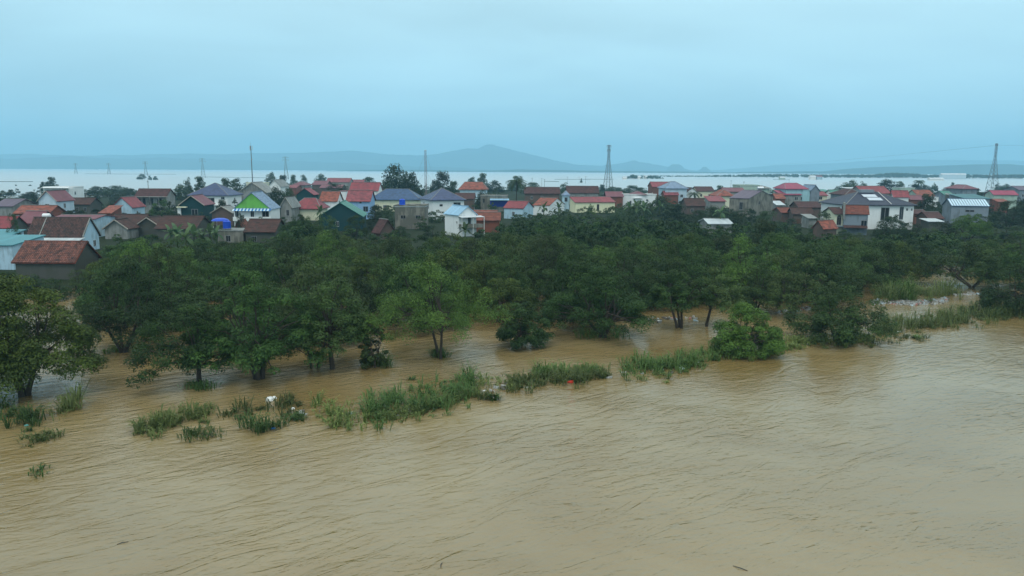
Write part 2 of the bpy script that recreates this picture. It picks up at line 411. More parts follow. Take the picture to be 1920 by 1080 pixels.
# ------------------------------------------------------------------ village ground (just above the flood) 
def ground():
    # back, front and side limits of the island, in metres
    back = [(-400, 400), (-200, 400), (-130, 470), (-60, 600), (60, 600), (120, 530), (200, 530), (320, 600), (560, 640), (700, 600)]
    front = [(-400, 85), (-70, 88), (-40, 112), (0, 128), (60, 138), (120, 150), (200, 165), (300, 190), (700, 330)]
    xs = np.linspace(-400, 700, 150); ys = np.linspace(70, 980, 120)
    rng = random.Random(3)
    V = []; idx = {}
    for j, y in enumerate(ys):
        for i, x in enumerate(xs):
            b_ = interp(back, x) + 14 * math.sin(x * 0.05); f_ = interp(front, x) + 4 * math.sin(x * 0.11)
            e = min(y - f_, b_ - y, x + 395, 695 - x)
            z = -0.5 + min(1.0, max(0, e + 6) / 14) * 0.9 + rng.uniform(-.06, .06)
            V.append((x, y, z))
    n = len(xs); F = [(j * n + i, j * n + i + 1, (j + 1) * n + i + 1, (j + 1) * n + i) for j in range(len(ys) - 1) for i in range(n - 1)]
    o = link('ground', np_mesh('ground', np.array(V), np.array(F), plain('soil', (0.020, 0.030, 0.014), 0.95, 0, 0.1), smooth=True))
    tag(o, 'low grassy ground the village stands on', kind='structure')
ground()

# ------------------------------------------------------------------ houses
UNIT = {}
def unit_ring():
    if 'ring' not in UNIT:
        m_ = MB(); t = 0.055
        m_.box(-.5 - t, .5 + t, -.06, .02, .5, .5 + t); m_.box(-.5 - t, .5 + t, -.09, .02, -.5 - t, -.5)
        m_.box(-.5 - t, -.5, -.06, .02, -.5, .5); m_.box(.5, .5 + t, -.06, .02, -.5, .5); m_.box(-.03, .03, -.05, .0, -.5, .5)
        UNIT['ring'] = m_
        p = MB(); p.box(-.5, .5, -.015, .01, -.5, .5); UNIT['pane'] = p
        d = MB(); d.box(-.5, .5, -.03, .01, -.5, .5); d.box(-.38, -.05, -.045, -.03, -.4, .4); d.box(.05, .38, -.045, -.03, -.4, .4); UNIT['door'] = d
GLASS = plain('window_glass', (0.018, 0.026, 0.035), 0.12, 0, 0.5)
DARK = plain('dark_opening', (0.012, 0.013, 0.014), 0.8)
FRAMES = {'white': plain('frame_white', (0.6, 0.6, 0.58), 0.5), 'wood': plain('frame_wood', (0.10, 0.055, 0.03), 0.6), 'grey': plain('frame_grey', (0.25, 0.26, 0.27), 0.6)}
MESHC = {}
def shared(kind, mat):
    unit_ring(); k = (kind, mat.name)
    if k not in MESHC: MESHC[k] = UNIT[kind].mesh({'ring': 'window_frame', 'pane': 'window_pane', 'door': 'door'}[kind], mat)
    return MESHC[k]
def opening(parent, face, u, z, w_, h_, a, b, kind='window', fr='white', label=None):
    if kind == 'hole':
        fr = 'wood' if fr == 'wood' else 'grey'
    if face == 'front': loc = (-a / 2 + u, -b / 2, z); rz = 0
    elif face == 'right': loc = (a / 2, -b / 2 + u, z); rz = math.pi / 2
    else: loc = (-a / 2, b / 2 - u, z); rz = -math.pi / 2
    if kind == 'door':
        o = link('door', shared('door', FRAMES[fr]), parent); o.location = loc; o.rotation_euler = (0, 0, rz); o.scale = (w_, 1, h_)
        return o
    o = link('window', shared('ring', FRAMES[fr]), parent)
    o.location = loc; o.rotation_euler = (0, 0, rz); o.scale = (w_, 1, h_)
    p = link('pane', shared('pane', DARK if kind == 'hole' else GLASS), o)
    if label: o['label'] = label
    return o

WALLM = {
    'white': ((0.78, 0.79, 0.78), 0.12), 'whiteblue': ((0.50, 0.62, 0.70), 0.2), 'blue': ((0.26, 0.42, 0.62), 0.15), 'lightblue': ((0.42, 0.58, 0.68), 0.35),
    'cream': ((0.70, 0.68, 0.50), 0.15), 'yellow': ((0.76, 0.74, 0.50), 0.10), 'ochre': ((0.55, 0.42, 0.16), 0.2), 'grey': ((0.27, 0.275, 0.26), 0.55), 'bluegrey': ((0.22, 0.26, 0.30), 0.45),
    'concrete': ((0.24, 0.225, 0.19), 0.75), 'dark': ((0.085, 0.085, 0.075), 0.95), 'darkgreen': ((0.012, 0.05, 0.055), 0.1), 'green': ((0.10, 0.42, 0.07), 0.05),
    'brown': ((0.13, 0.09, 0.075), 0.6), 'brick': ((0.22, 0.075, 0.05), 0.5), 'cyan': ((0.35, 0.56, 0.60), 0.2), 'lime': ((0.16, 0.47, 0.09), 0.30), 'whitegreen': ((0.4, 0.5, 0.42), 0.3)}
def wallm(k):
    c, d = WALLM[k]; return plaster(k, c, d)
ROOFM = {
    'oldtile': ((0.085, 0.036, 0.028), (0.045, 0.036, 0.032), 'tile', .85, .6), 'redtile': ((0.20, 0.055, 0.035), (0.09, 0.04, 0.03), 'tile', .8, .5),
    'brown': ((0.09, 0.036, 0.034), (0.05, 0.033, 0.033), 'tile', .8, .5),
    'orange': ((0.34, 0.095, 0.060), (0.12, 0.050, 0.040), 'tile', .7, .6),
    'red': ((0.26, 0.038, 0.048), (0.12, 0.030, 0.034), 'metal', .55, .55), 'magenta': ((0.30, 0.040, 0.085), (0.22, 0.040, 0.07), 'metal', .5, .3),
    'mauve': ((0.19, 0.065, 0.082), (0.14, 0.06, 0.07), 'metal', .6, .4), 'pink': ((0.30, 0.072, 0.085), (0.15, 0.050, 0.055), 'tile', .6, .55),
    'brick': ((0.22, 0.070, 0.046), (0.12, 0.048, 0.035), 'tile', .8, .5),
    'navy': ((0.05, 0.075, 0.17), (0.04, 0.06, 0.13), 'tile', .45, .2), 'navydark': ((0.03, 0.04, 0.075), (0.024, 0.033, 0.06), 'tile', .5, .2), 'bluetile': ((0.035, 0.09, 0.20), (0.03, 0.07, 0.15), 'tile', .45, .2),
    'steelblue': ((0.20, 0.29, 0.42), (0.16, 0.23, 0.34), 'tile', .45, .2), 'paleblue': ((0.30, 0.52, 0.70), (0.24, 0.44, 0.60), 'metal', .35, .2), 'green': ((0.05, 0.21, 0.16), (0.045, 0.15, 0.12), 'metal', .5, .3),
    'teal': ((0.035, 0.15, 0.165), (0.035, 0.11, 0.12), 'metal', .5, .3), 'turquoise': ((0.075, 0.27, 0.31), (0.07, 0.22, 0.26), 'metal', .5, .4),
    'cement': ((0.26, 0.28, 0.27), (0.13, 0.14, 0.13), 'metal', .8, .5), 'pale': ((0.50, 0.56, 0.58), (0.36, 0.40, 0.42), 'metal', .6, .3), 'purple': ((0.13, 0.10, 0.14), (0.10, 0.08, 0.10), 'metal', .6, .3),
    'white': ((0.66, 0.70, 0.72), (0.5, 0.55, 0.58), 'metal', .4, .2)}
def roofm(k): return roofing(k, *ROOFM[k])

HOUSES = []
def house(label, x0, x1, ye, yr, zE=3.4, rf='gable', ax='x', rot=0, dep=None, xs=None, wall='grey', roof='brown', over=0.4, win='auto', cat='house',
          seed=None, parapet=None, ridge=None, base=-0.4, group=None, trim=None, name='house', wf='white', D=None, solid=False, gable=None):
    r = math.radians(rot); u = Vector((math.cos(r), math.sin(r), 0)); v = Vector((-math.sin(r), math.cos(r), 0))
    near_left = rot >= 0
    Nn = atz(x0 if near_left else x1, ye, zE)
    if D:
        Nn = atd(x0 if near_left else x1, ye, D); zE = Nn.z
    if near_left: a = solve_len(Nn, u, x1)
    else: a = -solve_len(Nn, u, x0); 
    a = max(1.5, a)
    if xs is not None: b = solve_len(Nn, v, xs); b = min(max(b, 3.0), 24) if b > 0 else 8
    else: b = dep if dep else max(4.5, min(11, a * 0.75))
    FL = Nn if near_left else Nn - u * a
    C_ = FL + u * (a / 2) + v * (b / 2); C_.z = 0
    if rf == 'flat': zR = zE
    else:
        if ax == 'x': Q = C_
        else: Q = FL + u * (a / 2)
        if rf == 'hip': Q = C_
        if rf == 'shed': Q = C_ + v * (b / 2)
        zR = zfor(Q.x, Q.y, yr); zR = min(max(zR, zE + (0.15 if rf == 'shed' else 0.5)), zE + 5.5)
    root = empty(name, (C_.x, C_.y, 0.0), r); tag(root, label, cat, group or {'house': 'houses of the village', 'shed': 'sheds of the village', 'building': 'flat and far buildings'}.get(cat))
    rng = random.Random(seed if seed is not None else int(x0 * 7 + ye * 13))
    A, B = a / 2, b / 2; z0 = base
    M = MB()
    dz = 0.10
    if rf == 'gable' and ax == 'y':
        for y_, s in ((-B, 1), (B, -1)):
            pts = [(-A, y_, z0), (A, y_, z0), (A, y_, zE), (0, y_, zR - dz), (-A, y_, zE)]
            M.face(pts if s > 0 else pts[::-1])
        M.face([(-A, B, z0), (-A, -B, z0), (-A, -B, zE), (-A, B, zE)]); M.face([(A, -B, z0), (A, B, z0), (A, B, zE), (A, -B, zE)])
    elif rf == 'gable':
        for x_, s in ((-A, -1), (A, 1)):
            pts = [(x_, -B, z0), (x_, B, z0), (x_, B, zE), (x_, 0, zR - dz), (x_, -B, zE)]
            M.face(pts if s > 0 else pts[::-1])
        M.face([(-A, -B, z0), (A, -B, z0), (A, -B, zE), (-A, -B, zE)]); M.face([(A, B, z0), (-A, B, z0), (-A, B, zE), (A, B, zE)])
    elif rf == 'shed':
        M.face([(-A, -B, z0), (A, -B, z0), (A, -B, zE), (-A, -B, zE)]); M.face([(A, B, z0), (-A, B, z0), (-A, B, zR), (A, B, zR)])
        M.face([(A, -B, z0), (A, B, z0), (A, B, zR), (A, -B, zE)]); M.face([(-A, B, z0), (-A, -B, z0), (-A, -B, zE), (-A, B, zR)])
    else:
        M.box(-A, A, -B, B, z0, zE)
    M.build('wall', wallm(wall), root)
    o = over; rm = roofm(roof); Rm = MB(); Cm = MB(); t = 0.14
    if rf == 'gable' and ax == 'x':
        k = (zR - zE) / B; ze = zE - k * o
        Rm.slab((-A - o, -B - o, ze + .05), (A + o, -B - o, ze + .05), (A + o, 0, zR + .05), (-A - o, 0, zR + .05), t)
        Rm.slab((A + o, B + o, ze + .05), (-A - o, B + o, ze + .05), (-A - o, 0, zR + .05), (A + o, 0, zR + .05), t)
        Cm.box(-A - o - .02, A + o + .02, -.14, .14, zR + .03, zR + .16)
    elif rf == 'gable':
        k = (zR - zE) / A; ze = zE - k * o
        Rm.slab((-A - o, B + o, ze + .05), (-A - o, -B - o, ze + .05), (0, -B - o, zR + .05), (0, B + o, zR + .05), t)
        Rm.slab((A + o, -B - o, ze + .05), (A + o, B + o, ze + .05), (0, B + o, zR + .05), (0, -B - o, zR + .05), t)
        Cm.box(-.14, .14, -B - o - .02, B + o + .02, zR + .03, zR + .16)
    elif rf == 'hip':
        rl = ridge if ridge is not None else max(0.3, (a - b) / 2 / a)
        rl = rl * a if rl < 1 else rl    # half length of ridge
        rl = min(rl, A * .9)
        if b > a and ridge is None: P1, P2 = (0, -(B - A) * 0.9, zR), (0, (B - A) * 0.9, zR)
        else: P1, P2 = (-rl, 0, zR), (rl, 0, zR)
        o += 0.25; E = [(-A - o, -B - o, zE + .02), (A + o, -B - o, zE + .02), (A + o, B + o, zE + .02), (-A - o, B + o, zE + .02)]
        def tri(*pts):
            pts = [Vector(p) for p in pts]; e = (pts[1] - pts[0]).normalized()
            n_ = (pts[1] - pts[0]).cross(pts[2] - pts[0]).normalized(); f_ = n_.cross(e)
            Rm.face(pts, [((p - pts[0]).dot(e), (p - pts[0]).dot(f_)) for p in pts])
        if P1[0] == 0:
            tri(E[0], E[1], P1); tri(E[1], E[2], P2, P1); tri(E[2], E[3], P2); tri(E[3], E[0], P1, P2)
            hips = [(E[0], P1), (E[1], P1), (E[2], P2), (E[3], P2), (P1, P2)]
        else:
            tri(E[0], E[1], P2, P1); tri(E[1], E[2], P2); tri(E[2], E[3], P1, P2); tri(E[3], E[0], P1)
            hips = [(E[0], P1), (E[1], P2), (E[2], P2), (E[3], P1), (P1, P2)]
        lo = [(p[0], p[1], p[2] - 0.2) for p in E]
        Rm.face(lo[::-1])
        for i in range(4): Rm.face([lo[i], lo[(i + 1) % 4], E[(i + 1) % 4], E[i]])
        for p, q in hips: Cm.tube([p, q], 0.11, 4)
    elif rf == 'shed':
        k = (zR - zE) / b
        Rm.slab((-A - o, -B - o, zE - k * o + .05), (A + o, -B - o, zE - k * o + .05), (A + o, B + o, zR + k * o + .05), (-A - o, B + o, zR + k * o + .05), t)
    else:
        Rm.box(-A - .1, A + .1, -B - .1, B + .1, zE + .002, zE + .15)
    Rm.build('roof', rm, root)
    tm = trim or {'oldtile': 'cap_dark', 'redtile': 'cap_dark'}.get(roof)
    capm = plain('ridge_grey', (0.22, 0.22, 0.21), .8) if tm is None else plain('ridge_dark', (0.08, 0.06, 0.055), .85)
    if trim == 'roof': capm = rm
    if trim == 'white': capm = FRAMES['white']
    if Cm.v: Cm.build('ridge_cap', capm, root)
    if rf == 'flat' and parapet:
        P = MB(); w_ = .15
        P.box(-A - .1, A + .1, -B - .1, -B - .1 + w_, zE + .152, zE + parapet); P.box(-A - .1, A + .1, B + .1 - w_, B + .1, zE + .152, zE + parapet)
        P.box(-A - .1, -A - .1 + w_, -B + .06, B - .06, zE + .152, zE + parapet); P.box(A + .1 - w_, A + .1, -B + .06, B - .06, zE + .152, zE + parapet)
        P.build('parapet', wallm(wall), root)
    # gable verge boards
    if rf == 'gable' and trim in ('verge', 'verge_pale'):
        G = MB(); vm = plain('verge_tan', (0.36, 0.33, 0.28), .8)
        sides = ((-1, 1), (1, 1)) 
        if ax == 'y':
            for s in (-1, 1):
                G.slab((s * (A + o), -B - o - .07, ze + .10), (s * (A + o), -B - o + .12, ze + .10), (0, -B - o + .12, zR + .12), (0, -B - o - .07, zR + .12), .22) if s < 0 else \
                G.slab((s * (A + o), -B - o + .12, ze + .10), (s * (A + o), -B - o - .07, ze + .10), (0, -B - o - .07, zR + .12), (0, -B - o + .12, zR + .12), .22)
        else:
            for s in (-1, 1):
                for q in (-1, 1):
                    G.slab((s * (A + o) - .1, q * (B + o), ze + .10), (s * (A + o) + .1, q * (B + o), ze + .10), (s * (A + o) + .1, 0, zR + .12), (s * (A + o) - .1, 0, zR + .12), .22)
        G.build('verge', vm, root)
    info = dict(root=root, a=a, b=b, zE=zE, zR=zR, D=C_.y, x0=min(x0, xs or x0), x1=max(x1, xs or x1), ye=ye, yr=yr, C=C_, u=u, v=v)
    if win == 'auto':
        two = zE > 5.0
        rows = [(1.5, 1.2)] if not two else [(1.5, 1.2), (4.6, 1.25)]
        if zE > 4 and not two: rows = [(2.0, 1.4)]
        for zc, hh in rows:
            n = max(1, int(a / 3.4))
            for i in range(n):
                if rng.random() < 0.25: continue
                uu = (i + .5) * a / n + rng.uniform(-.3, .3)
                if zc + hh / 2 < zE - .2: opening(root, 'front', uu, zc, rng.choice([.8, 1.1, 1.3]), hh, a, b, fr=wf)
            sd_ = 'left' if rot > 0 else ('right' if rot < 0 else ('right' if x0 < 900 else 'left'))
            if b > 4: opening(root, sd_, b * rng.uniform(.35, .65), zc, .9, hh, a, b, fr=wf)
        if a > 5: opening(root, 'front', a * rng.choice([.3, .52]), 1.05, 1.0, 2.1, a, b, 'door', 'wood')
    elif win:
        for q in win:
            face, fu, z, w_, h_ = q[:5]; kind = q[5] if len(q) > 5 else 'window'
            L_ = a if face == 'front' else b
            opening(root, face, fu * L_, z, w_, h_, a, b, kind, q[6] if len(q) > 6 else wf)
    HOUSES.append(info); return info

def awning(info, uv0, uv1, z0, z1, out_, mat, name='awning', posts=0, face='front', pm=None, t=.08):
    a, b = info['a'], info['b']; M = MB(); A, B = a / 2, b / 2
    p0, p1 = -A + uv0 * a, -A + uv1 * a
    M.slab((p0, -B - out_, z1), (p1, -B - out_, z1), (p1, -B - .01, z0), (p0, -B - .01, z0), t)
    o = M.build(name, mat, info['root'])
    for i in range(posts):
        x = p0 + .1 + (p1 - p0 - .2) * i / max(1, posts - 1)
        MB().box(x - .07, x + .07, -B - out_ + .05, -B - out_ + .19, -.4, z1 - t).build('post', pm or FRAMES['white'], info['root'])
    return o

# --- left cluster
h = house('nearest house, weathered red tile roof over a mossy stained wall', 28, 139, 489, 453, 3.0, dep=6.2, wall='dark', roof='redtile', over=.35, win=[('right', .5, 1.4, .8, 1.0, 'hole')], trim='roof')
def tiles(info, pitch_u=.27, pitch_v=.36, over=.35, seed=1, cols=((0.23, 0.085, 0.062), (0.040, 0.024, 0.023))):
    """real clay tiles: one slightly lifted curved pan per place, joined"""
    a, b, zE, zR = info['a'], info['b'], info['zE'], info['zR']; A, B = a / 2, b / 2; k = (zR - zE) / B
    rng = random.Random(seed); V = []; F = []; T = []
    L_ = math.hypot(B + over, k * (B + over)); s_ = math.atan(k); nv = int(L_ / pitch_v); nu = int((a + 2 * over) / pitch_u)
    cs, sn = math.cos(s_), math.sin(s_); ze = zE - k * over + .05
    for j in range(nv):
        for i in range(nu):
            x0 = -A - over + i * pitch_u + rng.uniform(-.015, .015); d0 = j * pitch_v - .03; lift = rng.uniform(.0, .02); t = rng.random()
            n = len(V)
            for dd, hh in ((d0, .075 + lift), (d0 + pitch_v + .05, .03 + lift)):
                for f_, q in ((0, 0), (.3, .05), (.62, .05), (.95, 0)):
                    hz_ = hh + q; V.append((x0 + f_ * pitch_u, -B - over + dd * cs - hz_ * sn, ze + dd * sn + hz_ * cs)); T.append(t)
            for q in range(3): F.append((n + q, n + q + 1, n + 5 + q, n + 4 + q))
            # front lip
            for f_ in (0, .95):
                V.append((x0 + f_ * pitch_u, -B - over + d0 * cs, ze + d0 * sn + .01)); T.append(t)
            F.append((n + 8, n + 9, n + 3, n)); 
    mt, tt, bb = newmat('clay_tiles_%d' % seed)
    at = tt.nodes.new('ShaderNodeAttribute'); at.attribute_name = 'tint'
    n2 = tt.nodes.new('ShaderNodeTexNoise'); n2.inputs['Scale'].default_value = 1.1; n2.inputs['Detail'].default_value = 6
    g = tt.nodes.new('ShaderNodeNewGeometry'); tt.links.new(g.outputs['Position'], n2.inputs[0])
    mq = tt.nodes.new('ShaderNodeMath'); mq.operation = 'MULTIPLY_ADD'; mq.inputs[1].default_value = .55; tt.links.new(at.outputs['Fac'], mq.inputs[0])
    m3 = tt.nodes.new('ShaderNodeMapRange'); m3.inputs['From Min'].default_value = .35; m3.inputs['From Max'].default_value = .7; m3.inputs['To Max'].default_value = .6
    tt.links.new(n2.outputs[0], m3.inputs[0]); tt.links.new(m3.outputs[0], mq.inputs[2])
    mxx = tt.nodes.new('ShaderNodeMix'); mxx.data_type = 'RGBA'; mxx.inputs['A'].default_value = (*cols[0], 1); mxx.inputs['B'].default_value = (*cols[1], 1)
    tt.links.new(mq.outputs[0], mxx.inputs['Factor']); tt.links.new(mxx.outputs['Result'], bb.inputs['Base Color']); bb.inputs['Roughness'].default_value = .85
    o = link('roof_tiles', np_mesh('roof_tiles', np.array(V), np.array(F), mt, np.array(T)), info['root']); o['kind'] = 'stuff'
tiles(h, seed=1)
NEAR = h
NEAR2 = house('pale house with a flat turquoise roof at the left edge beside the nearest tiled house', -70, 22, 459, 441, 4.2, rf='shed', dep=8, wall='lightblue', roof='turquoise', over=.25, win=[('front', .35, 2.2, .9, 1.1)])
h = house('wide old brown tiled house with pale gable ends behind the nearest tiled house', 52, 154, 443, 408, 3.3, dep=5.6, wall='lightblue', roof='oldtile', over=.3, win=[('right', .3, 1.7, .8, 1.1), ('right', .7, 1.7, .8, 1.1)])
tiles(h, seed=2, over=.3, cols=((0.120, 0.055, 0.046), (0.026, 0.021, 0.020)))
awning(h, -.04, 1.06, 3.15, 2.35, 4.2, roofm('pale'), posts=4)
for s in (-1, 1):
    pm = MB(); A, B = h['a'] / 2, h['b'] / 2; x = s * (A + .25) if s > 0 else -A + 2.2
    for q in (-1, 1): pm.slab((x - .09, q * (B + .2), h['zE'] + .12), (x + .09, q * (B + .2), h['zE'] + .12), (x + .09, 0, h['zR'] + .2), (x - .09, 0, h['zR'] + .2), .3)
    pm.build('gable_coping', wallm('grey'), h['root'])
house('narrow pale blue house wall with a mauve roof behind the wide brown tiled house', 96, 176, 410, 403, 4.6, dep=9, wall='lightblue', roof='mauve')
house('small red metal roofed house with dark gable above the wide brown roof at left', 31, 66, 417, 396, 3.6, wall='dark', roof='mauve', xs=77)
house('long low house with an orange red roof in the left of the village', 27, 91, 399, 385, 3.4, wall='brick', roof='orange', dep=8)
house('red metal roofed shed cut by the left edge of the picture', -30, 17, 425, 405, 3.2, wall='dark', roof='red', dep=6)
house('low lean-to shed with a turquoise sheet roof under the red shed at the left edge', -30, 14, 442, 431, 2.6, rf='shed', wall='lightblue', roof='turquoise', dep=5, win=None)
house('grey walled house with purple and green metal roof at the left edge', -12, 23, 386, 373, 5.0, ax='x', wall='grey', roof='purple', xs=36, win=[('right', .5, 3.6, .8, 1.2)])
house('two storey house with a red roof slope and pale balcony below the white hall', 72, 105, 375, 358, 6.4, ax='y', wall='whiteblue', roof='mauve', dep=9, trim='verge')
i_ = house('long white flat roofed hall with open columns standing near the far water', 81, 128, 352, 346, 7.0, rf='flat', dep=12, wall='white', roof='white', parapet=.5, cat='hall', name='hall')
awning(i_, 0.0, 1.28, 7.1, 7.0, 2.5, wallm('white'), 'canopy', 4)
house('long dark brown tiled house with a smoke stained wall behind the left group', 107, 168, 382, 371, 4.0, dep=7, wall='dark', roof='oldtile', win=[('front', .2, 2.2, 1.0, 1.2, 'hole'), ('front', .6, 2.2, 1.0, 1.2, 'hole'), ('front', .85, 2.2, .8, 1.2, 'hole')])
house('small shed with an orange sheet roof beside the pale blue gabled house', 187, 208, 399, 386, 3.0, rf='shed', wall='brick', roof='orange', dep=6, win=None)
house('pale blue gabled house with red roof edges left of the open brown veranda house', 211, 247, 387, 370, 4.2, ax='y', wall='lightblue', roof='red', dep=8, win=[('right', .4, 2.0, .8, 1.2)])
house('old brown tiled house with a yellow wall strip and a mossy grey gable', 203, 262, 418, 402, 3.2, wall='ochre', roof='oldtile', dep=8, win=None)
house('small mossy grey gable end of an old kitchen shed in front of the yellow wall', 196, 238, 427, 412, 2.9, ax='y', wall='grey', roof='oldtile', dep=5, trim='verge', win=None)
house('dark gabled shed with pale roof edges right of the yellow wall', 257, 296, 421, 408, 3.2, ax='y', wall='dark', roof='oldtile', dep=6, trim='verge', win=None)
house('long old brown tiled roof low behind the banana plants', 293, 366, 427, 405, 3.0, wall='dark', roof='oldtile', dep=9, win=None)
h = house('two storey grey house with open veranda and brown roof, left of the navy roof', 254, 311, 367, 354, 6.4, wall='grey', roof='brown', dep=7, win=[('front', .22, 4.4, 2.2, 2.2, 'hole', 'grey'), ('front', .5, 4.4, 1.6, 2.2, 'hole', 'grey'), ('front', .78, 4.4, 1.6, 2.2, 'hole', 'grey')])
awning(h, -.05, 1.1, 6.2, 6.1, 1.5, wallm('grey'), 'balcony_roof', 5, pm=wallm('grey'))
h = house('dark green two storey gabled house with a white post and balcony at its left', 337, 381, 383, 367, 6.2, ax='y', rot=6, wall='darkgreen', roof='mauve', dep=10, trim='verge', win=[('front', .62, 4.0, 1.5, 1.6, 'window', 'grey'), ('left', .3, 4.2, .9, 1.4)])
MB().box(-h['a'] / 2 - .5, -h['a'] / 2 + .3, -h['b'] / 2 - .6, -h['b'] / 2 - .1, -.3, 5.3).build('column', wallm('white'), h['root'])
MB().box(-h['a'] / 2 - .6, -h['a'] / 2 + 2.0, -h['b'] / 2 - 1.1, -h['b'] / 2 - .05, 5.3, 5.6).build('balcony_slab', wallm('cream'), h['root'])
h = house('large white two storey house under a navy hipped roof', 355, 426, 366, 343, 6.4, rf='hip', wall='white', roof='navy', dep=14, ridge=.02, win=[('front', .15, 4.6, 1.6, 1.2), ('front', .36, 4.2, 1.0, 2.2, 'hole'), ('front', .56, 4.2, 2.4, 2.4, 'hole'), ('front', .88, 5.4, 1.1, .8), ('right', .5, 4.6, 1.0, 1.4)])
MB().box(-h['a'] * .05, h['a'] * .30, -h['b'] / 2 - 1.2, -h['b'] / 2 - .02, 2.9, 3.1).build('balcony', wallm('white'), h['root'])
house('tall plain grey gabled house right behind the lime green gable', 447, 499, 360, 342, 6.8, ax='y', wall='grey', roof='cement', dep=12, trim='verge', win=None)
h = house('lime green gable house with a blue and white striped awning', 438, 507, 391, 361, 5.6, ax='y', rot=5, wall='white', roof='steelblue', dep=11, over=.3, trim='roof', win=[('front', .08, 4.2, .8, 1.5), ('front', .5, 4.0, .8, 1.9), ('front', .86, 4.1, 1.6, 1.7, 'hole'), ('left', .5, 4, .9, 1.2)])
A, B = h['a'] / 2, h['b'] / 2
g_ = MB(); g_.face([(-A + .05, -B - .05, h['zE'] + .1), (A - .05, -B - .05, h['zE'] + .1), (0, -B - .05, h['zR'] - .2)]); g_.face([(0, -B - .02, h['zR'] - .2), (A - .05, -B - .02, h['zE'] + .1), (-A + .05, -B - .02, h['zE'] + .1)])
for p, q in (((-A + .05), (A - .05)),): g_.face([(p, -B - .05, h['zE'] + .1), (p, -B - .02, h['zE'] + .1), (q, -B - .02, h['zE'] + .1), (q, -B - .05, h['zE'] + .1)])
g_.build('gable', wallm('lime'), h['root'])
ns = 22; b1, b2 = plain('awning_blue', (0.03, 0.16, 0.42), .5), plain('awning_white', (0.55, 0.68, 0.75), .5)
aw1, aw2 = MB(), MB()
for i in range(ns):
    xa, xb = -A - .1 + (2 * A + .3) * i / ns, -A - .1 + (2 * A + .3) * (i + 1) / ns
    (aw1 if i % 2 else aw2).slab((xa, -B - 1.3, h['zE'] - .55), (xb, -B - 1.3, h['zE'] - .55), (xb, -B - .02, h['zE'] + .05), (xa, -B - .02, h['zE'] + .05), .05)
sa = aw1.build('awning', b1, h['root']); aw2.build('awning_stripes', b2, sa)
MB().box(-A, A + .3, -B - 1.2, -B - 1.05, 2.6, 3.5).build('balustrade', wallm('white'), h['root'])
MB().box(-A, A + .3, -B - 1.2, -B - .02, 2.45, 2.6).build('balcony_slab', wallm('white'), h['root'])
house('small brick gabled outhouse with a pale roof edge behind the blue canopy', 397, 435, 398, 387, 4.0, ax='y', wall='brown', roof='cement', dep=6, trim='verge', win=None)
house('low dark brown tiled house in front of the lime green gable house', 460, 514, 433, 411, 3.0, wall='dark', roof='oldtile', dep=8, win=[('front', .3, 1.3, .9, 1.1, 'hole')])
TER = house('flat grey concrete terrace building carrying the blue tank and blue canopy', 408, 456, 433, 430, 2.9, rf='flat', wall='concrete', roof='cement', dep=7, win=[('front', .4, 1.3, .9, 1.2, 'hole')], cat='building', name='building')
house('little orange brick shed between the blue tank and the brown roof', 441, 455, 425, 413, 3.2, ax='y', wall='brick', roof='brick', dep=4, win=None)
house('distant white gabled house with a grey roof slope left of the far red roofs', 503, 526, 349, 337, 7.5, ax='y', wall='white', roof='cement', dep=14, win=None)
house('cream building with rounded parapet peeping behind the grey gabled house', 462, 494, 345, 340, 9.0, rf='flat', wall='cream', roof='white', dep=8, parapet=.7, cat='building', name='building')

# --- middle
house('grey house with a steep cement roof left of the bright red hipped roof', 526, 546, 386, 370, 5.2, ax='y', wall='grey', roof='cement', dep=9, trim='verge', win=[('front', .65, 3.2, .7, 1.6, 'hole')])
house('bright red hipped roof house with cream walls left of the dark green barn', 549, 599, 391, 371, 4.0, rf='hip', wall='cream', roof='red', dep=10, ridge=.22)
house('small dark green gable with red roof edges behind the bright red hipped roof', 556, 587, 364, 353, 6.0, ax='y', wall='darkgreen', roof='red', dep=8, trim='roof', win=None)
house('orange tiled roof house joined to a white wall block', 600, 631, 376, 359, 5.4, wall='white', roof='orange', dep=9)
house('tall narrow white block between the orange roof and the pink roof', 632, 648, 359, 357, 7.8, rf='flat', wall='white', roof='mauve', dep=8, win=[('front', .5, 6.2, .4, .4, 'hole')], cat='building', name='building')
house('flat grey blue roofed annex in front of the orange tiled house', 588, 628, 381, 377, 4.4, rf='shed', wall='bluegrey', roof='steelblue', dep=8, win=None)
house('sky blue walled house with a pink red tiled roof in the middle of the village', 650, 693, 376, 357, 6.2, wall='blue', roof='pink', dep=9, xs=None, win=[('front', .82, 3.6, 1.4, 1.5, 'window', 'grey'), ('front', .6, 5.6, .6, .4, 'hole')])
house('red tiled roof house with a white gable end behind the sky blue walled house', 656, 708, 357, 342, 7.4, wall='white', roof='red', dep=11, win=None)
house('big dark green metal barn with a green roof slope before the blue house', 598, 679, 405, 380, 4.2, ax='y', rot=7, wall='darkgreen', roof='green', dep=14, cat='barn', name='barn', trim='roof', win=[('front', .42, 2.2, .7, 1.2, 'window')])
house('wide cream house under a deep blue hipped roof', 694, 786, 374, 354, 4.8, rf='hip', wall='cream', roof='bluetile', dep=14, ridge=.23)
CF = house('stained concrete flat roofed house with a blue tank on top', 740, 796, 388, 384, 6.2, rf='flat', wall='concrete', roof='pale', dep=8, parapet=.5, xs=None, win=[('front', .28, 3.6, 1.2, .8, 'hole', 'grey'), ('front', .78, 3.6, 1.2, .8, 'hole', 'grey')])
house('small brown roofed hut among the trees below the concrete house', 713, 739, 433, 412, 3.0, ax='y', rot=38, xs=704, wall='brown', roof='brown', win=None, cat='hut', name='hut')
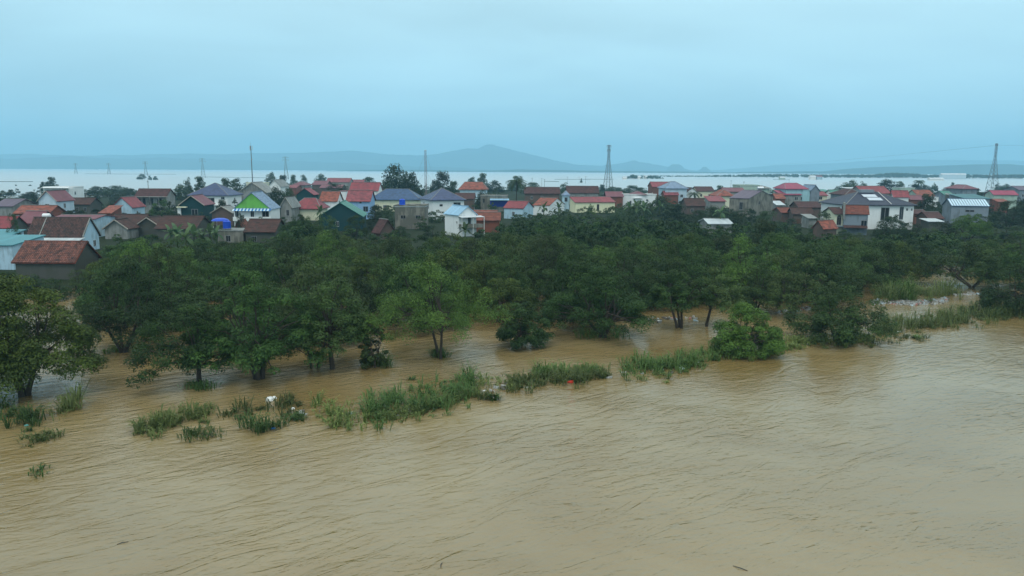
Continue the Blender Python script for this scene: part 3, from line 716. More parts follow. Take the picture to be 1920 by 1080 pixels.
house('white two storey house under a pointed steel blue hipped roof', 810, 870, 375, 353, 6.4, rf='hip', rot=22, xs=789, wall='white', roof='navy', ridge=.02, win=[('front', .28, 4.7, .9, .6, 'hole'), ('front', .78, 4.9, 2.2, 1.2, 'hole'), ('left', .7, 4.3, .9, 1.6), ('left', .3, 5, .9, .9)])
h = house('pale house with light blue metal roof and white porch at the grove edge', 860, 893, 402, 387, 5.6, ax='y', rot=32, xs=834, wall='white', roof='paleblue', over=.3, trim='roof', win=[('left', .88, 3.7, .4, .5), ('front', .6, 3.7, .7, 2.0, 'hole')])
awning(h, -.05, 1.25, 5.2, 5.0, 2.0, roofm('white'), 'porch_roof', 3)
MB().box(-h['a'] / 2, h['a'] / 2 + .8, -h['b'] / 2 - 1.9, -h['b'] / 2 - .02, 2.5, 3.3).build('porch_wall', wallm('concrete'), h['root'])
house('low terracotta brick building with a red tiled roof right of the white porch', 893, 936, 412, 398, 3.6, wall='brick', roof='brick', dep=8, win=None)
house('long terracotta tiled roof just behind the low brick building', 890, 930, 402, 394, 4.2, wall='brick', roof='orange', dep=5, win=None)
house('house with a wide orange hipped roof behind the flat concrete roofs', 862, 912, 355, 341, 7.2, rf='hip', wall='whiteblue', roof='orange', dep=12, ridge=.34)
house('dark brown walled house with a maroon roof below the orange hipped roof', 854, 888, 372, 362, 5.6, wall='brown', roof='brown', dep=9)
h = house('grey flat roofed concrete house with a blue canvas awning', 901, 952, 368, 366, 6.2, rf='flat', wall='concrete', roof='cement', dep=10, parapet=.35, win=[('front', .12, 4.6, .7, 1.6, 'hole')])
awning(h, .35, 1.05, 5.4, 4.9, 2.2, roofm('paleblue'), 'awning')
MB().box(-h['a'] * .15, h['a'] * .5, -h['b'] / 2 - .12, -h['b'] / 2 - .02, 2.4, 4.6).build('blue_curtain', plain('blue_canvas', (0.01, 0.035, 0.30), .6), h['root'])
house('light blue house with a crimson roof and a dark gable end near the coconut palm', 945, 981, 390, 377, 3.9, ax='x', rot=-24, xs=1000, wall='lightblue', roof='red', over=.3, win=[('front', .5, 2, .8, 1.1)])
house('long brown walled house with a maroon roof behind the coconut palm', 984, 1049, 362, 351, 6.4, wall='brown', roof='brown', dep=9, win=[('front', .2, 4.5, .9, 1.2), ('front', .5, 4.5, .9, 1.2)])
house('white gabled house with an orange red roof left of the yellow house', 1000, 1030, 385, 371, 3.9, ax='x', rot=-28, xs=1058, wall='white', roof='orange', over=.25, win=[('right', .35, 2, 1.0, 1.0), ('right', .75, 2, 1.0, 1.0), ('front', .6, 2, .8, 1.0)])
house('tiny grey blue shrine tower with a pointed roof behind the yellow house', 1055, 1068, 366, 357, 6.6, rf='hip', wall='lightblue', roof='steelblue', dep=4, over=.1, ridge=.02, cat='shrine', name='shrine', win=[('front', .5, 5.0, 1.0, 1.4, 'hole')])
house('long pale yellow house with a flat red roof slope facing the grove', 1079, 1153, 379, 369, 4.3, ax='x', rot=14, xs=1059, wall='yellow', roof='red', over=.35, win=[('front', .57, 2.3, .8, 2.1, 'window', 'wood'), ('left', .45, 2.2, 1.0, 1.8, 'hole', 'wood')])
house('brown roofed house standing behind the long pale yellow house', 1064, 1122, 361, 349, 6.6, wall='grey', roof='brown', dep=9)
house('mauve roofed house between the yellow house and the white flat house', 1138, 1168, 368, 359, 5.2, wall='mauve' if 'mauve' in WALLM else 'brick', roof='mauve', dep=9, win=None)
house('small house with a mauve hipped roof behind the white flat roofed house', 1186, 1210, 365, 358, 5.8, rf='hip', wall='brick', roof='mauve', dep=8, win=None)
WF = house('white flat roofed house with water stains right of the long yellow house', 1166, 1231, 366, 364, 5.6, rf='flat', rot=8, xs=1156, wall='white', roof='cement', parapet=.5, win=[('front', .25, 2.2, .8, 1.9, 'hole'), ('front', .36, 3.6, .6, .6, 'hole'), ('front', .73, 3.5, .8, .6, 'hole')])
A, B = WF['a'] / 2, WF['b'] / 2
MB().box(-A * .35, A * .15, -B - .8, -B - .02, 4.3, 4.5).build('window_canopy', wallm('white'), WF['root'])
for f_ in (-.98, .45, .75): MB().box(A * f_ - .1, A * f_ + .1, -B - .14, -B + .06, 5.62, 6.7).build('post', wallm('white'), WF['root'])

# far middle roofs
house('farthest long red roofed school row beside the far water', 612, 655, 341, 334, 7.0, wall='grey', roof='pink', dep=12, win=None, cat='building', name='building')
house('long faded red roof right of the far school row', 640, 680, 343, 337, 6.0, wall='grey', roof='red', dep=14, win=None, cat='building', name='building')
house('far brownish red roof in front of the school row', 586, 612, 346, 339, 6.0, wall='brown', roof='mauve', dep=14, win=None)
house('far red hipped roof right of the distant white gabled house', 548, 572, 347, 340, 6.0, rf='hip', wall='grey', roof='mauve', dep=14, win=None)
house('far pinkish low roof under the distant white gabled house', 528, 555, 352, 347, 5.0, wall='brick', roof='pink', dep=12, win=None)
house('far pale maroon roof beside the row of red roofs', 600, 640, 352, 346, 5.0, wall='brown', roof='mauve', dep=12, win=None)

# --- right
house('red roofed house joined to the grey blue hipped roof beside the bay', 1224, 1260, 350, 341, 7.4, wall='brick', roof='red', dep=14, win=None)
house('white blue two storey house with a grey blue hipped roof beside the bay', 1248, 1288, 353, 340, 8.0, rf='hip', wall='whiteblue', roof='steelblue', dep=16, ridge=.1)
house('white gabled house with dark red roof right of the grey blue hipped roof', 1287, 1308, 361, 352, 6.0, ax='y', wall='white', roof='brown', dep=14, win=None)
house('long dark red roof with white walls behind the palms', 1308, 1339, 358, 350, 6.6, wall='cream', roof='brown', dep=12)
house('little pink roofed house under the grey blue hipped roof', 1247, 1272, 365, 358, 5.2, wall='brick', roof='pink', dep=8, win=None)
house('old dark brown tiled house among trees in the right half', 1288, 1322, 385, 372, 3.8, wall='brown', roof='oldtile', dep=9, win=[('front', .3, 2, .9, 1.0)])
house('bright crimson sheet roof just left of the big grey concrete house', 1331, 1360, 377, 368, 4.6, rf='shed', wall='grey', roof='red', dep=8, win=None)
house('orange hipped roof behind the bright crimson sheet roof', 1346, 1376, 367, 355, 5.6, rf='hip', wall='cream', roof='orange', dep=12, win=None)
house('long faded red roof behind the orange hipped roof', 1360, 1398, 359, 352, 7.0, wall='grey', roof='mauve', dep=12, win=None)
GC = house('big grey concrete two storey house with a purple grey roof and steel tank', 1368, 1404, 372, 357, 6.8, ax='x', rot=-38, xs=1457, wall='concrete', roof='purple', over=.2, win=[('front', .62, 4.2, 1.1, 2.4, 'hole'), ('right', .42, 5.0, 1.2, 1.0, 'hole')])
house('weathered grey green flat roofed block behind the steel tank', 1388, 1424, 349, 347, 9.0, rf='flat', wall='whitegreen', roof='cement', dep=12, parapet=.6, cat='building', name='building')
house('grey green block with a small hipped roof right of the weathered flat block', 1424, 1443, 353, 348, 8.0, rf='hip', wall='whitegreen', roof='cement', dep=12, cat='building', name='building')
house('tall house with a magenta hipped roof beside the bay', 1474, 1513, 354, 343, 8.6, rf='hip', wall='cyan', roof='magenta', dep=14, ridge=.3)
house('lower magenta roofed wing in front of the tall magenta house', 1466, 1502, 365, 357, 6.2, rf='shed', wall='grey', roof='magenta', dep=9)
house('cyan white side block right of the magenta roofs', 1505, 1519, 356, 353, 8.2, rf='flat', wall='cyan', roof='white', dep=12, win=None, cat='building', name='building')
house('grey blue gabled house touching the magenta roofed house on its right', 1520, 1537, 357, 347, 8.0, ax='y', wall='bluegrey', roof='steelblue', dep=12, win=None)
house('small orange tiled roof right of the big grey concrete house', 1456, 1472, 372, 363, 4.8, wall='brick', roof='orange', dep=8, win=None)
house('tiny pale green sheet roof in the trees right of the concrete house', 1457, 1471, 384, 377, 3.4, rf='shed', wall='grey', roof='pale', dep=6, win=None, cat='shed', name='shed')
house('cream walled house with a crimson roof in the right middle', 1529, 1551, 366, 359, 5.8, wall='cream', roof='red', dep=10)
house('small green roofed house left of the dark hipped brown roof', 1562, 1580, 364, 356, 6.2, wall='white', roof='green', dep=9, win=None)
house('pale green shed roof above the crimson roofed cream house', 1538, 1558, 359, 355, 6.6, rf='shed', wall='grey', roof='green', dep=9, win=None, cat='shed', name='shed')
house('dark maroon hipped roof house behind the big navy roof', 1586, 1622, 365, 354, 7.0, rf='hip', wall='bluegrey', roof='brown', dep=14, win=None)
NV = house('very large white villa under a dark navy hipped roof with solar panels', 1588, 1714, 384, 359, 7.0, rf='hip', wall='white', roof='navydark', dep=17, ridge=.13, cat='villa', name='villa', win=[('front', .575, 4.6, 2.1, 3.2, 'hole'), ('front', .82, 4.8, 1.0, 3.2, 'window', 'grey'), ('front', .90, 5.8, .5, .6), ('front', .97, 5.8, .4, .6)])
house('long red tiled roof behind the ridge of the navy villa', 1620, 1670, 362, 349, 7.4, wall='grey', roof='red', dep=14, win=None)
house('orange red roofed house with a white gable right of the navy villa', 1676, 1704, 369, 357, 6.2, ax='x', rot=-15, wall='white', roof='red', xs=1710, win=None)
house('bright orange tiled house right behind the navy villa', 1722, 1752, 367, 356, 6.0, wall='whitegreen', roof='orange', dep=10, win=None)
house('pinkish red roof slope in front of the bright orange tiled house', 1708, 1735, 374, 366, 5.0, wall='brick', roof='mauve', dep=8, win=None)
house('small white flat roofed block right of the bright orange roof', 1751, 1760, 370, 368, 5.6, rf='flat', wall='white', roof='white', dep=6, win=None, cat='building', name='building')
house('brown tiled cottage in the shade below the right middle roofs', 1487, 1524, 401, 390, 3.6, wall='brown', roof='oldtile', dep=9, rot=-10, xs=1532)
house('old dark red tiled cottage left of the brown tiled cottage', 1466, 1500, 398, 389, 3.6, wall='brown', roof='redtile', dep=8, win=None)
house('low maroon roof half hidden by bushes above the brown cottage', 1498, 1540, 388, 378, 4.0, wall='brown', roof='brown', dep=8, win=None)
house('small grey cement roof by the dark bush left of the arched cream house', 1517, 1531, 409, 402, 3.2, rf='shed', wall='grey', roof='cement', dep=5, win=None, cat='shed', name='shed')
house('orange tiled hut with dark side roof standing at the edge of the grove', 1544, 1569, 427, 413, 3.2, ax='x', rot=24, xs=1530, wall='brown', roof='orange', cat='hut', name='hut', over=.3, win=None)
AR = house('narrow cream house with a dark arched window left of the grey blue wall', 1566, 1582, 400, 389, 5.6, wall='cream', roof='brown', dep=7, win=[('front', .5, 3.7, 1.0, 1.9, 'hole', 'grey')])
AM = MB(); AM.tube([(0, -AR['b'] / 2 - .03, 4.65), (0, -AR['b'] / 2 - .01, 4.65)], .5, 14); AM.build('window_arch', DARK, AR['root'])
MB().box(-AR['a'] / 2, AR['a'] / 2 + .6, -AR['b'] / 2 - 1.2, -AR['b'] / 2 - .02, 2.3, 2.5).build('balcony', wallm('bluegrey'), AR['root'])
h = house('grey blue walled two storey house with a dark red tiled roof and stained side', 1583, 1628, 401, 385, 5.7, ax='x', rot=-20, xs=1655, wall='bluegrey', roof='redtile', over=.3, win=[('front', .85, 3.2, 1.2, 1.6, 'window', 'grey'), ('right', .3, 3.4, .8, 1.0, 'hole')])
awning(h, 0, 1.0, 2.8, 2.3, 1.6, roofm('oldtile'), 'lean_to_roof')
MB().box(-h['a'] / 2 - .25, -h['a'] / 2 + .15, -h['b'] / 2 - .4, 0, 4.2, 8.3).build('fire_wall', wallm('grey'), h['root'])
house('old brown tiled house behind the bushes right of the navy villa', 1742, 1768, 409, 397, 3.6, wall='brown', roof='brown', dep=8, rot=-6, win=None)
house('low brown roofed kitchen right of the navy villa wall', 1716, 1740, 400, 393, 3.8, wall='brick', roof='brown', dep=7, win=None)
house('small dark shed with a white roof edge in front of the old brown tiled house', 1742, 1768, 415, 410, 3.0, rf='shed', wall='dark', roof='pale', dep=4, win=None, cat='shed', name='shed')
house('green sheet roofed house left of the striped blue roof', 1772, 1787, 365, 358, 6.0, wall='bluegrey', roof='green', dep=9, win=None)
house('grey concrete stair block left of the teal roof', 1789, 1798, 369, 363, 6.4, rf='shed', wall='concrete', roof='cement', dep=6, win=None, cat='building', name='building')
house('teal sheet roofed house directly behind the striped blue roof', 1810, 1856, 372, 364, 6.6, rf='shed', wall='bluegrey', roof='teal', dep=10, win=None)
SB = house('blue grey house with a blue and white striped metal roof at right', 1785, 1854, 386, 373, 6.0, ax='x', rot=-12, xs=1875, wall='bluegrey', roof='bluetile', over=.3, trim='roof', win=[('front', .5, 4.4, 2.4, .5, 'hole'), ('right', .35, 1.6, .7, 1.0, 'hole')])
A, B, zE, zR = SB['a'] / 2, SB['b'] / 2, SB['zE'], SB['zR']; k = (zR - zE) / B; n = 14
pan = MB(); wd = (2 * A + .5) / n
pan.slab((-wd * .33, -B - .28, zE - k * .28 + .10), (wd * .33, -B - .28, zE - k * .28 + .10), (wd * .33, -.2, zR - k * .2 + .10), (-wd * .33, -.2, zR - k * .2 + .10), .04)
pme = pan.mesh('roof_panel', plain('panel_white', (0.55, 0.72, 0.80), .35))
for i in range(n):
    o = link('roof_panel', pme, SB['root']); o.location = (-A - .25 + wd * (i + .5), 0, 0)
house('mauve red roofed long house with grey green walls near the right edge', 1864, 1908, 365, 357, 6.6, ax='x', rot=-8, xs=1916, wall='whitegreen', roof='magenta', win=None)
house('low orange red roof in front of the long mauve roof near the right edge', 1872, 1892, 378, 373, 4.8, wall='brick', roof='orange', dep=8, win=None)
house('far maroon hipped roof beside the leaning pylon', 1806, 1832, 354, 346, 7.4, rf='hip', wall='bluegrey', roof='mauve', dep=16, win=None)
house('purple roofed house cut by the right edge of the picture', 1912, 1945, 356, 349, 7.4, wall='bluegrey', roof='purple', dep=12)
house('pale grey sheet roof sunk among the treetops of the grove', 1330, 1372, 419, 410, 3.6, wall='grey', roof='pale', dep=9, win=None)
house('white sheet roof strip left of the leaning pylon behind the villa trees', 1590, 1622, 353, 351.5, 7.6, rf='shed', wall='grey', roof='white', dep=8, win=None, cat='shed', name='shed')
house('pale flat roof behind the trees right of the navy villa ridge', 1690, 1716, 352, 350, 7.0, rf='flat', wall='whitegreen', roof='pale', dep=10, win=None, cat='building', name='building')

# solar panels lie on the navy villa roof, tanks and canopy stand on the roofs
def cyl(M, c, r, z0, z1, n=16):
    M.tube([(c[0], c[1], z0), (c[0], c[1], z1)], r, n); return M
def on_house(info, u, v, z):
    return info['C'] + info['u'] * u + info['v'] * v + Vector((0, 0, z))
A, B, zE, zR = NV['a'] / 2, NV['b'] / 2, NV['zE'], NV['zR']; k = (zR - zE) / (B + .65)
for i, (u_, v_) in enumerate(((-.8, -3.4), (-.3, -5.6))):
    M = MB(); zz_ = zR + k * (v_) ; 
    M.slab((-1.9, -.9, -k * .9), (1.9, -.9, -k * .9), (1.9, .9, k * .9), (-1.9, .9, k * .9), .06)
    o = M.build('solar_panel', plain('solar_sheet', (0.5, 0.56, 0.62), .2)); P = on_house(NV, u_, v_, zz_ + .22); o.location = P; o.rotation_euler = NV['root'].rotation_euler
    tag(o, ['upper pale solar sheet lying on the navy villa roof', 'lower pale solar sheet lying on the navy villa roof'][i], 'solar panel', 'solar sheets on the villa roof')
pipe = MB(); pipe.tube([(A * .25 + .6, -B - .2, zE + .25), (A * .25 + .6, -.6, zR - k * .6 + .15)], .09, 5); pipe.build('roof_pipe', FRAMES['white'], NV['root'])
MB().box(-2.6, 1.4, -1.2, .8, zR - .3, zR + .55).build('skylight_box', wallm('bluegrey'), NV['root'])
def water_tank(label, P, r, hh, mat, lying=False):
    root = empty('water_tank', P); tag(root, label, 'water tank')
    M = MB()
    if lying:
        M.tube([(-hh / 2, 0, r + .5), (-hh / 2 + .15, 0, r + .5), (hh / 2 - .15, 0, r + .5), (hh / 2, 0, r + .5)], [r * .7, r, r, r * .7], 16)
    else:
        M.tube([(0, 0, .3), (0, 0, .3 + hh * .9), (0, 0, .3 + hh)], [r, r, r * .55], 18)
        M.tube([(0, 0, .3 + hh), (0, 0, .42 + hh)], [r * .3, r * .3], 10)
        for q in range(1, 4): M.tube([(0, 0, .3 + hh * q / 4 - .03), (0, 0, .3 + hh * q / 4 + .03)], r * 1.03, 18)
    M.build('tank_body', mat, root)
    S_ = MB()
    for sx in (-1, 1):
        for sy in (-1, 1):
            S_.box(sx * r * .7 - .05, sx * r * .7 + .05, sy * r * .6 - .05, sy * r * .6 + .05, 0, .32 if not lying else .6)
    S_.box(-r, r, -r, r, .26, .3) if not lying else None
    S_.build('tank_stand', FRAMES['grey'], root)
BLUEP = plain('blue_plastic', (0.012, 0.07, 0.50), .4); STEEL = plain('stainless', (0.75, 0.77, 0.78), .25, .85)
P = atd(426, 433, TER['D'] - 2); P.z = TER['zE'] + .15
water_tank('round blue plastic water tank on the grey terrace under the lime green house', P, .8, 1.6, BLUEP)
water_tank('square-shouldered blue tank on the stained concrete flat roof', on_house(CF, -CF['a'] * .29, -CF['b'] * .2, CF['zE'] + .15), .8, 1.5, BLUEP)
water_tank('shiny steel tank lying on the big grey concrete house', on_house(GC, GC['a'] * .42, 0, GC['zR'] - .2), .55, 2.2, STEEL, True)
water_tank('shiny white tank lying above the wide old brown tiled roof at left', atd(87, 402.5, 146) - Vector((0, 0, 1.1)), .42, 1.5, plain('white_tank', (0.8, 0.8, 0.8), .3), True)
MB().box(-.8, .8, -.6, .6, -4.0, 0).build('tank_tower', wallm('bluegrey'), None)
o = bpy.data.objects['tank_tower']; o.location = atd(87, 402.5, 146) - Vector((0, 0, 1.1)); tag(o, 'grey concrete tank tower under the shiny white tank at left', 'tower')
o = bpy.data.objects['tank_tower']; 
# blue canopy on four poles beside the tank
P = atd(414, 433, TER['D'] - 1); P.z = TER['zE'] + .15
root = empty('canopy', P); tag(root, 'blue tarpaulin canopy on thin white poles beside the round blue tank', 'canopy')
M = MB(); zt = zfor(P.x, P.y, 409) - P.z; rr = 1.9
rings = [(rr, zt - .55), (rr * .8, zt - .2), (rr * .45, zt), (.02, zt + .06)]
M.tube([(0, 0, z) for _, z in rings], [r for r, _ in rings], 12); M.build('canopy_cloth', BLUEP, root)
for sx in (-1, 1):
    for sy in (-1, 1): MB().tube([(sx * 1.15, sy * 1.0, 0), (sx * 1.15, sy * 1.0, zt - .35)], .05, 5).build('post', FRAMES['white'], root)

# ------------------------------------------------------------------ trees
BARK = plain('bark', (0.045, 0.036, 0.028), .9)
LEAF_GROVE = leafmat('leaf_grove', (0.010, 0.028, 0.009), (0.062, 0.128, 0.030), rnd=.4, alt=(0.080, 0.088, 0.028))
LEAF_FRONT = leafmat('leaf_front', (0.012, 0.034, 0.009), (0.058, 0.125, 0.026), rnd=.2, alt=(0.085, 0.12, 0.030))
LEAF_OLIVE = leafmat('leaf_olive', (0.026, 0.050, 0.010), (0.110, 0.165, 0.026), rnd=.1, alt=(0.12, 0.13, 0.026), var=.2)
LEAF_LIGHT = leafmat('leaf_light', (0.028, 0.072, 0.016), (0.135, 0.245, 0.044), rnd=.1, var=.2)
LEAF_BRIGHT = leafmat('leaf_bright', (0.028, 0.076, 0.013), (0.125, 0.235, 0.038), rnd=.1, var=.2)
LEAF_TOWN = leafmat('leaf_town', (0.010, 0.028, 0.012), (0.048, 0.092, 0.036), rnd=.4, alt=(0.06, 0.09, 0.035))

def leaf_cloud(rng, cents, rads, nleaf, size, up=.55, aspect=.42, droop=0.0):
    """leaves on the outside of many small clumps; returns V, F, tint"""
    n = len(cents); per = (nleaf * (rads / rads.mean()) ** 2).astype(int) + 4
    ci = np.repeat(np.arange(n), per); N_ = len(ci)
    d = rng.normal(size=(N_, 3)); d /= np.linalg.norm(d, axis=1)[:, None]
    d[:, 2] = np.where(rng.random(N_) < .65, np.abs(d[:, 2]), d[:, 2])
    rr = rads[ci] * (0.55 + 0.5 * rng.random(N_) ** .6)
    pos = cents[ci] + d * rr[:, None] * np.array([1, 1, .72])
    pos[:, 2] -= droop * rng.random(N_)
    nrm = d + np.array([0, 0, up]) + rng.normal(size=(N_, 3)) * .45
    nrm /= np.linalg.norm(nrm, axis=1)[:, None]
    t = np.cross(nrm, rng.normal(size=(N_, 3))); t /= np.linalg.norm(t, axis=1)[:, None]; b = np.cross(nrm, t)
    s = size * (0.65 + .7 * rng.random(N_))
    tip = t * s[:, None]; side = b * (s * aspect)[:, None]
    dz = np.array([0, 0, 1]) * (s * .25)[:, None]
    V = np.empty((N_, 4, 3)); V[:, 0] = pos - tip * .5; V[:, 1] = pos + side * .5; V[:, 2] = pos + tip * .55 - dz * .6; V[:, 3] = pos - side * .5
    F = np.arange(N_ * 4).reshape(-1, 4)
    ct = rng.random(n)
    tint = np.clip(ct[ci] * .55 + rng.random(N_) * .45, 0, 1)
    return V.reshape(-1, 3), F, np.repeat(tint, 4)

def tree_parts(seed, R, ht, hb, nclump=70, nleaf=110, size=.24, stems=1, spread=.35, lean=(0, 0), umbrella=.28, rc=.2, skirt=0.0, tr=.16, aspect=.42, open_=0.0):
    """crown vertices plus a trunk mesh builder.  R crown radius, ht total height, hb height of the crown's lowest leaves"""
    rng = np.random.default_rng(seed); r2 = random.Random(seed)
    lob = rng.normal(size=5) * .12; ph = rng.random(5) * 6.28
    cents = []; 
    h = ht - hb; rcm = R * rc
    tries = 0
    while len(cents) < nclump and tries < nclump * 40:
        tries += 1
        a = rng.random() * 6.283; q = math.sqrt(rng.random()) if rng.random() < .6 else rng.uniform(.8, 1)
        lim = R * (1 + sum(l * math.sin((k + 1) * a + p) for k, (l, p) in enumerate(zip(lob, ph)))) - rcm * .8
        rho = q * lim; f_ = rho / lim
        dome = (1 - f_ ** 2.2) ** .75
        ztop = hb + h * (umbrella * .5 + (1 - umbrella * .5) * dome) - rcm * .5
        under = h * .42 * (1 - f_) * (1 - skirt)          # hollow below the crown's middle
        zbot = hb + rcm * .5 + under
        t_ = rng.random()
        z = ztop - abs(rng.normal()) * h * .06 if t_ < .42 else zbot + max(0, ztop - zbot) * rng.random()
        if open_ and math.sin(3 * a + seed) * math.sin(rho * 2.2 + seed) > 1 - open_: continue
        if math.sin(2.3 * a + seed * 1.7) * math.sin(z * 1.9 + seed) > .86: continue      # a few deep gaps
        cents.append((lean[0] + rho * math.cos(a), lean[1] + rho * math.sin(a), z + rng.normal() * rcm * .25))
    cents = np.array(cents); rads = rcm * (0.7 + .65 * rng.random(len(cents)))
    V, F, T = leaf_cloud(rng, cents, rads, nleaf, size, aspect=aspect)
    M = MB()
    tips = []
    for s in range(stems):
        a = s * 6.283 / max(1, stems) + r2.uniform(-.4, .4) + seed
        off = .0 if stems == 1 else .22
        sx, sy = off * math.cos(a), off * math.sin(a)
        k = spread * (1 if stems > 1 else .25)
        top = Vector((sx + math.cos(a) * k * R * .55 + lean[0] * .6, sy + math.sin(a) * k * R * .55 + lean[1] * .6, hb + h * .35))
        p = [Vector((sx, sy, -1.2)), Vector((sx * 1.3, sy * 1.3, .3)), Vector((sx, sy, 0)).lerp(top, .5) + Vector((r2.uniform(-.15, .15), r2.uniform(-.15, .15), 0)), top]
        w_ = tr * (1.0 if stems == 1 else .75)
        M.tube(p, [w_ * 1.35, w_, w_ * .8, w_ * .55], 7); tips.append((p[2], p[3], w_))
    order = list(range(len(cents))); r2.shuffle(order)
    for ci in order[:max(8, int(nclump * .32))]:
        c = Vector(cents[ci]); best = min(tips, key=lambda t_: (t_[1] - c).length)
        f = r2.uniform(0.0, 1.0); st = best[0].lerp(best[1], f)
        mid = st.lerp(c, .5) + Vector((r2.uniform(-.25, .25), r2.uniform(-.25, .25), r2.uniform(-.1, .35)))
        M.tube([st, mid, c], [best[2] * .42, best[2] * .28, .025], 4, cap=False)
    return V, F, T, M

def plant(name, label, cat, loc, parts_, mat, group=None, rz=0, crown='crown'):
    V, F, T, M = parts_
    root = empty(name, loc, rz); tag(root, label, cat, group)
    c = link(crown, np_mesh(crown, V, F, mat, T), root)
    t = M.build('trunk', BARK, root, smooth=True)
    return root

def front_tree(label, bx, by, x0, x1, ytop, ybot, mat, seed, name='tree', stems=1, lean_px=None, **kw):
    """bx,by trunk foot at the water; x0..x1 the crown's sides, ytop and ybot its top and lowest leaves, all read from the photograph"""
    P = atz(bx, by, 0); D = P.y
    scale = math.hypot(P.y * cp + H * sp, 0) / FPX
    R = (x1 - x0) / 2 * scale; cx = ((x0 + x1) / 2 - bx) * scale
    ht = zfor(P.x, P.y + R * .25, ytop); hb = max(0.0, zfor(P.x, P.y - R * .6, ybot))
    R = R * 1.02
    hb = max(0.15, hb * kw.pop('hbf', .28))
    kw.setdefault('skirt', .75)
    kw['nclump'] = int(kw.get('nclump', 70) * 1.2)
    kw['nleaf'] = int(kw.get('nleaf', 100) * 1.45)
    kw['size'] = kw.get('size', .24) * .84
    hb = min(hb, ht - 1.2)
    pr = tree_parts(seed, R, ht, hb, stems=stems, lean=(cx, kw.pop('ly', R * .1)), **kw)
    return plant(name, label, 'tree' if name != 'bush' else 'bush', (P.x, P.y, 0), pr, mat, 'front row trees standing in the flood')

front_tree('large olive green tree cut by the left edge of the picture', 45, 742, -105, 146, 514, 700, LEAF_OLIVE, 11, stems=3, nclump=165, nleaf=190, size=.25, rc=.165, tr=.26, spread=.5, skirt=.6)
front_tree('dark tree with several thin stems in the water right of the big olive tree', 232, 660, 148, 330, 490, 610, LEAF_GROVE, 12, hbf=.45, skirt=.3, stems=4, nclump=95, nleaf=110, rc=.17, spread=.9, tr=.2)
front_tree('tree leaning over the water with a dark root clump, left of the darkest broad tree', 374, 722, 262, 452, 560, 672, LEAF_FRONT, 13, stems=1, nclump=85, nleaf=110, rc=.17, tr=.2, skirt=.4)
front_tree('broad dense tree with a dark foot of stems and glossy leaves', 486, 710, 384, 566, 500, 660, LEAF_FRONT, 14, stems=4, nclump=110, nleaf=120, rc=.16, tr=.24, skirt=.5)
front_tree('dark tree with one straight black trunk right of the broad dense tree', 623, 692, 548, 702, 510, 640, LEAF_GROVE, 15, hbf=.5, skirt=.3, stems=1, nclump=85, nleaf=110, rc=.17, tr=.2)
front_tree('thin leaning tree with forked stems left of the straight black trunk', 590, 690, 560, 640, 575, 640, LEAF_GROVE, 16, hbf=.8, stems=2, nclump=24, nleaf=90, rc=.26, tr=.14, spread=.8)
front_tree('small ragged leafy tree standing in glittering water right of the straight trunk', 706, 688, 668, 726, 590, 680, LEAF_GROVE, 17, stems=2, nclump=34, nleaf=70, rc=.2, tr=.1, skirt=1, open_=.5)
front_tree('light green umbrella tree on two diverging trunks in the middle of the water', 824, 672, 698, 918, 486, 628, LEAF_LIGHT, 18, hbf=.8, skirt=.2, stems=2, nclump=135, nleaf=110, rc=.15, tr=.17, spread=.55, size=.2)
front_tree('brownish thin leaved tree with low forked limbs behind the umbrella tree', 938, 604, 880, 1010, 512, 580, LEAF_OLIVE, 19, hbf=.6, skirt=.2, stems=4, nclump=60, nleaf=90, rc=.16, tr=.16, spread=1.1, open_=.3)
front_tree('low drooping shrubby tree touching the water right of the umbrella tree', 968, 650, 934, 1034, 562, 650, LEAF_GROVE, 20, stems=2, nclump=76, nleaf=90, rc=.2, tr=.1, skirt=1)
front_tree('wide spreading tree with a cluster of dark trunks in the centre right', 1130, 632, 1030, 1216, 500, 590, LEAF_FRONT, 21, stems=5, nclump=120, nleaf=120, rc=.15, tr=.24, spread=.7)
front_tree('three stemmed tree with a tidy round crown standing in blue grey water', 1273, 615, 1212, 1312, 500, 580, LEAF_FRONT, 22, hbf=.8, skirt=.2, stems=3, nclump=60, nleaf=110, rc=.19, tr=.19, spread=.35)
front_tree('slender single trunk tree beside the three stemmed tree', 1325, 612, 1292, 1386, 500, 565, LEAF_GROVE, 23, hbf=.75, skirt=.2, stems=1, nclump=54, nleaf=110, rc=.2, tr=.16)
front_tree('round bright green bush tree on the drowned bank', 1402, 662, 1334, 1466, 566, 660, LEAF_BRIGHT, 24, name='bush', stems=4, nclump=90, nleaf=110, rc=.17, tr=.12, skirt=1, umbrella=.3)
front_tree('big dark bush tree on the drowned bank right of the bright green one', 1568, 640, 1492, 1652, 530, 638, LEAF_GROVE, 25, name='bush', stems=5, nclump=110, nleaf=110, rc=.16, tr=.14, skirt=1, umbrella=.5)
front_tree('dark tree with a hidden trunk behind the gap between the two bank bushes', 1487, 590, 1420, 1545, 468, 565, LEAF_GROVE, 26, stems=3, nclump=80, nleaf=100, rc=.18, tr=.18)
front_tree('dark tree left of the gap whose low limbs touch the trash', 1420, 586, 1380, 1470, 492, 560, LEAF_GROVE, 36, stems=2, nclump=60, nleaf=100, rc=.18, tr=.16)
front_tree('wide flat topped dark tree arching over the far pool at right', 1822, 541, 1748, 1884, 452, 515, LEAF_GROVE, 27, stems=4, nclump=100, nleaf=110, rc=.15, tr=.26, spread=1.0, umbrella=.9, size=.28)
front_tree('dark bushy tree at the right edge where the bank meets the grove', 1906, 588, 1854, 1990, 494, 575, LEAF_GROVE, 28, stems=4, nclump=100, nleaf=110, rc=.16, tr=.2, skirt=.9)
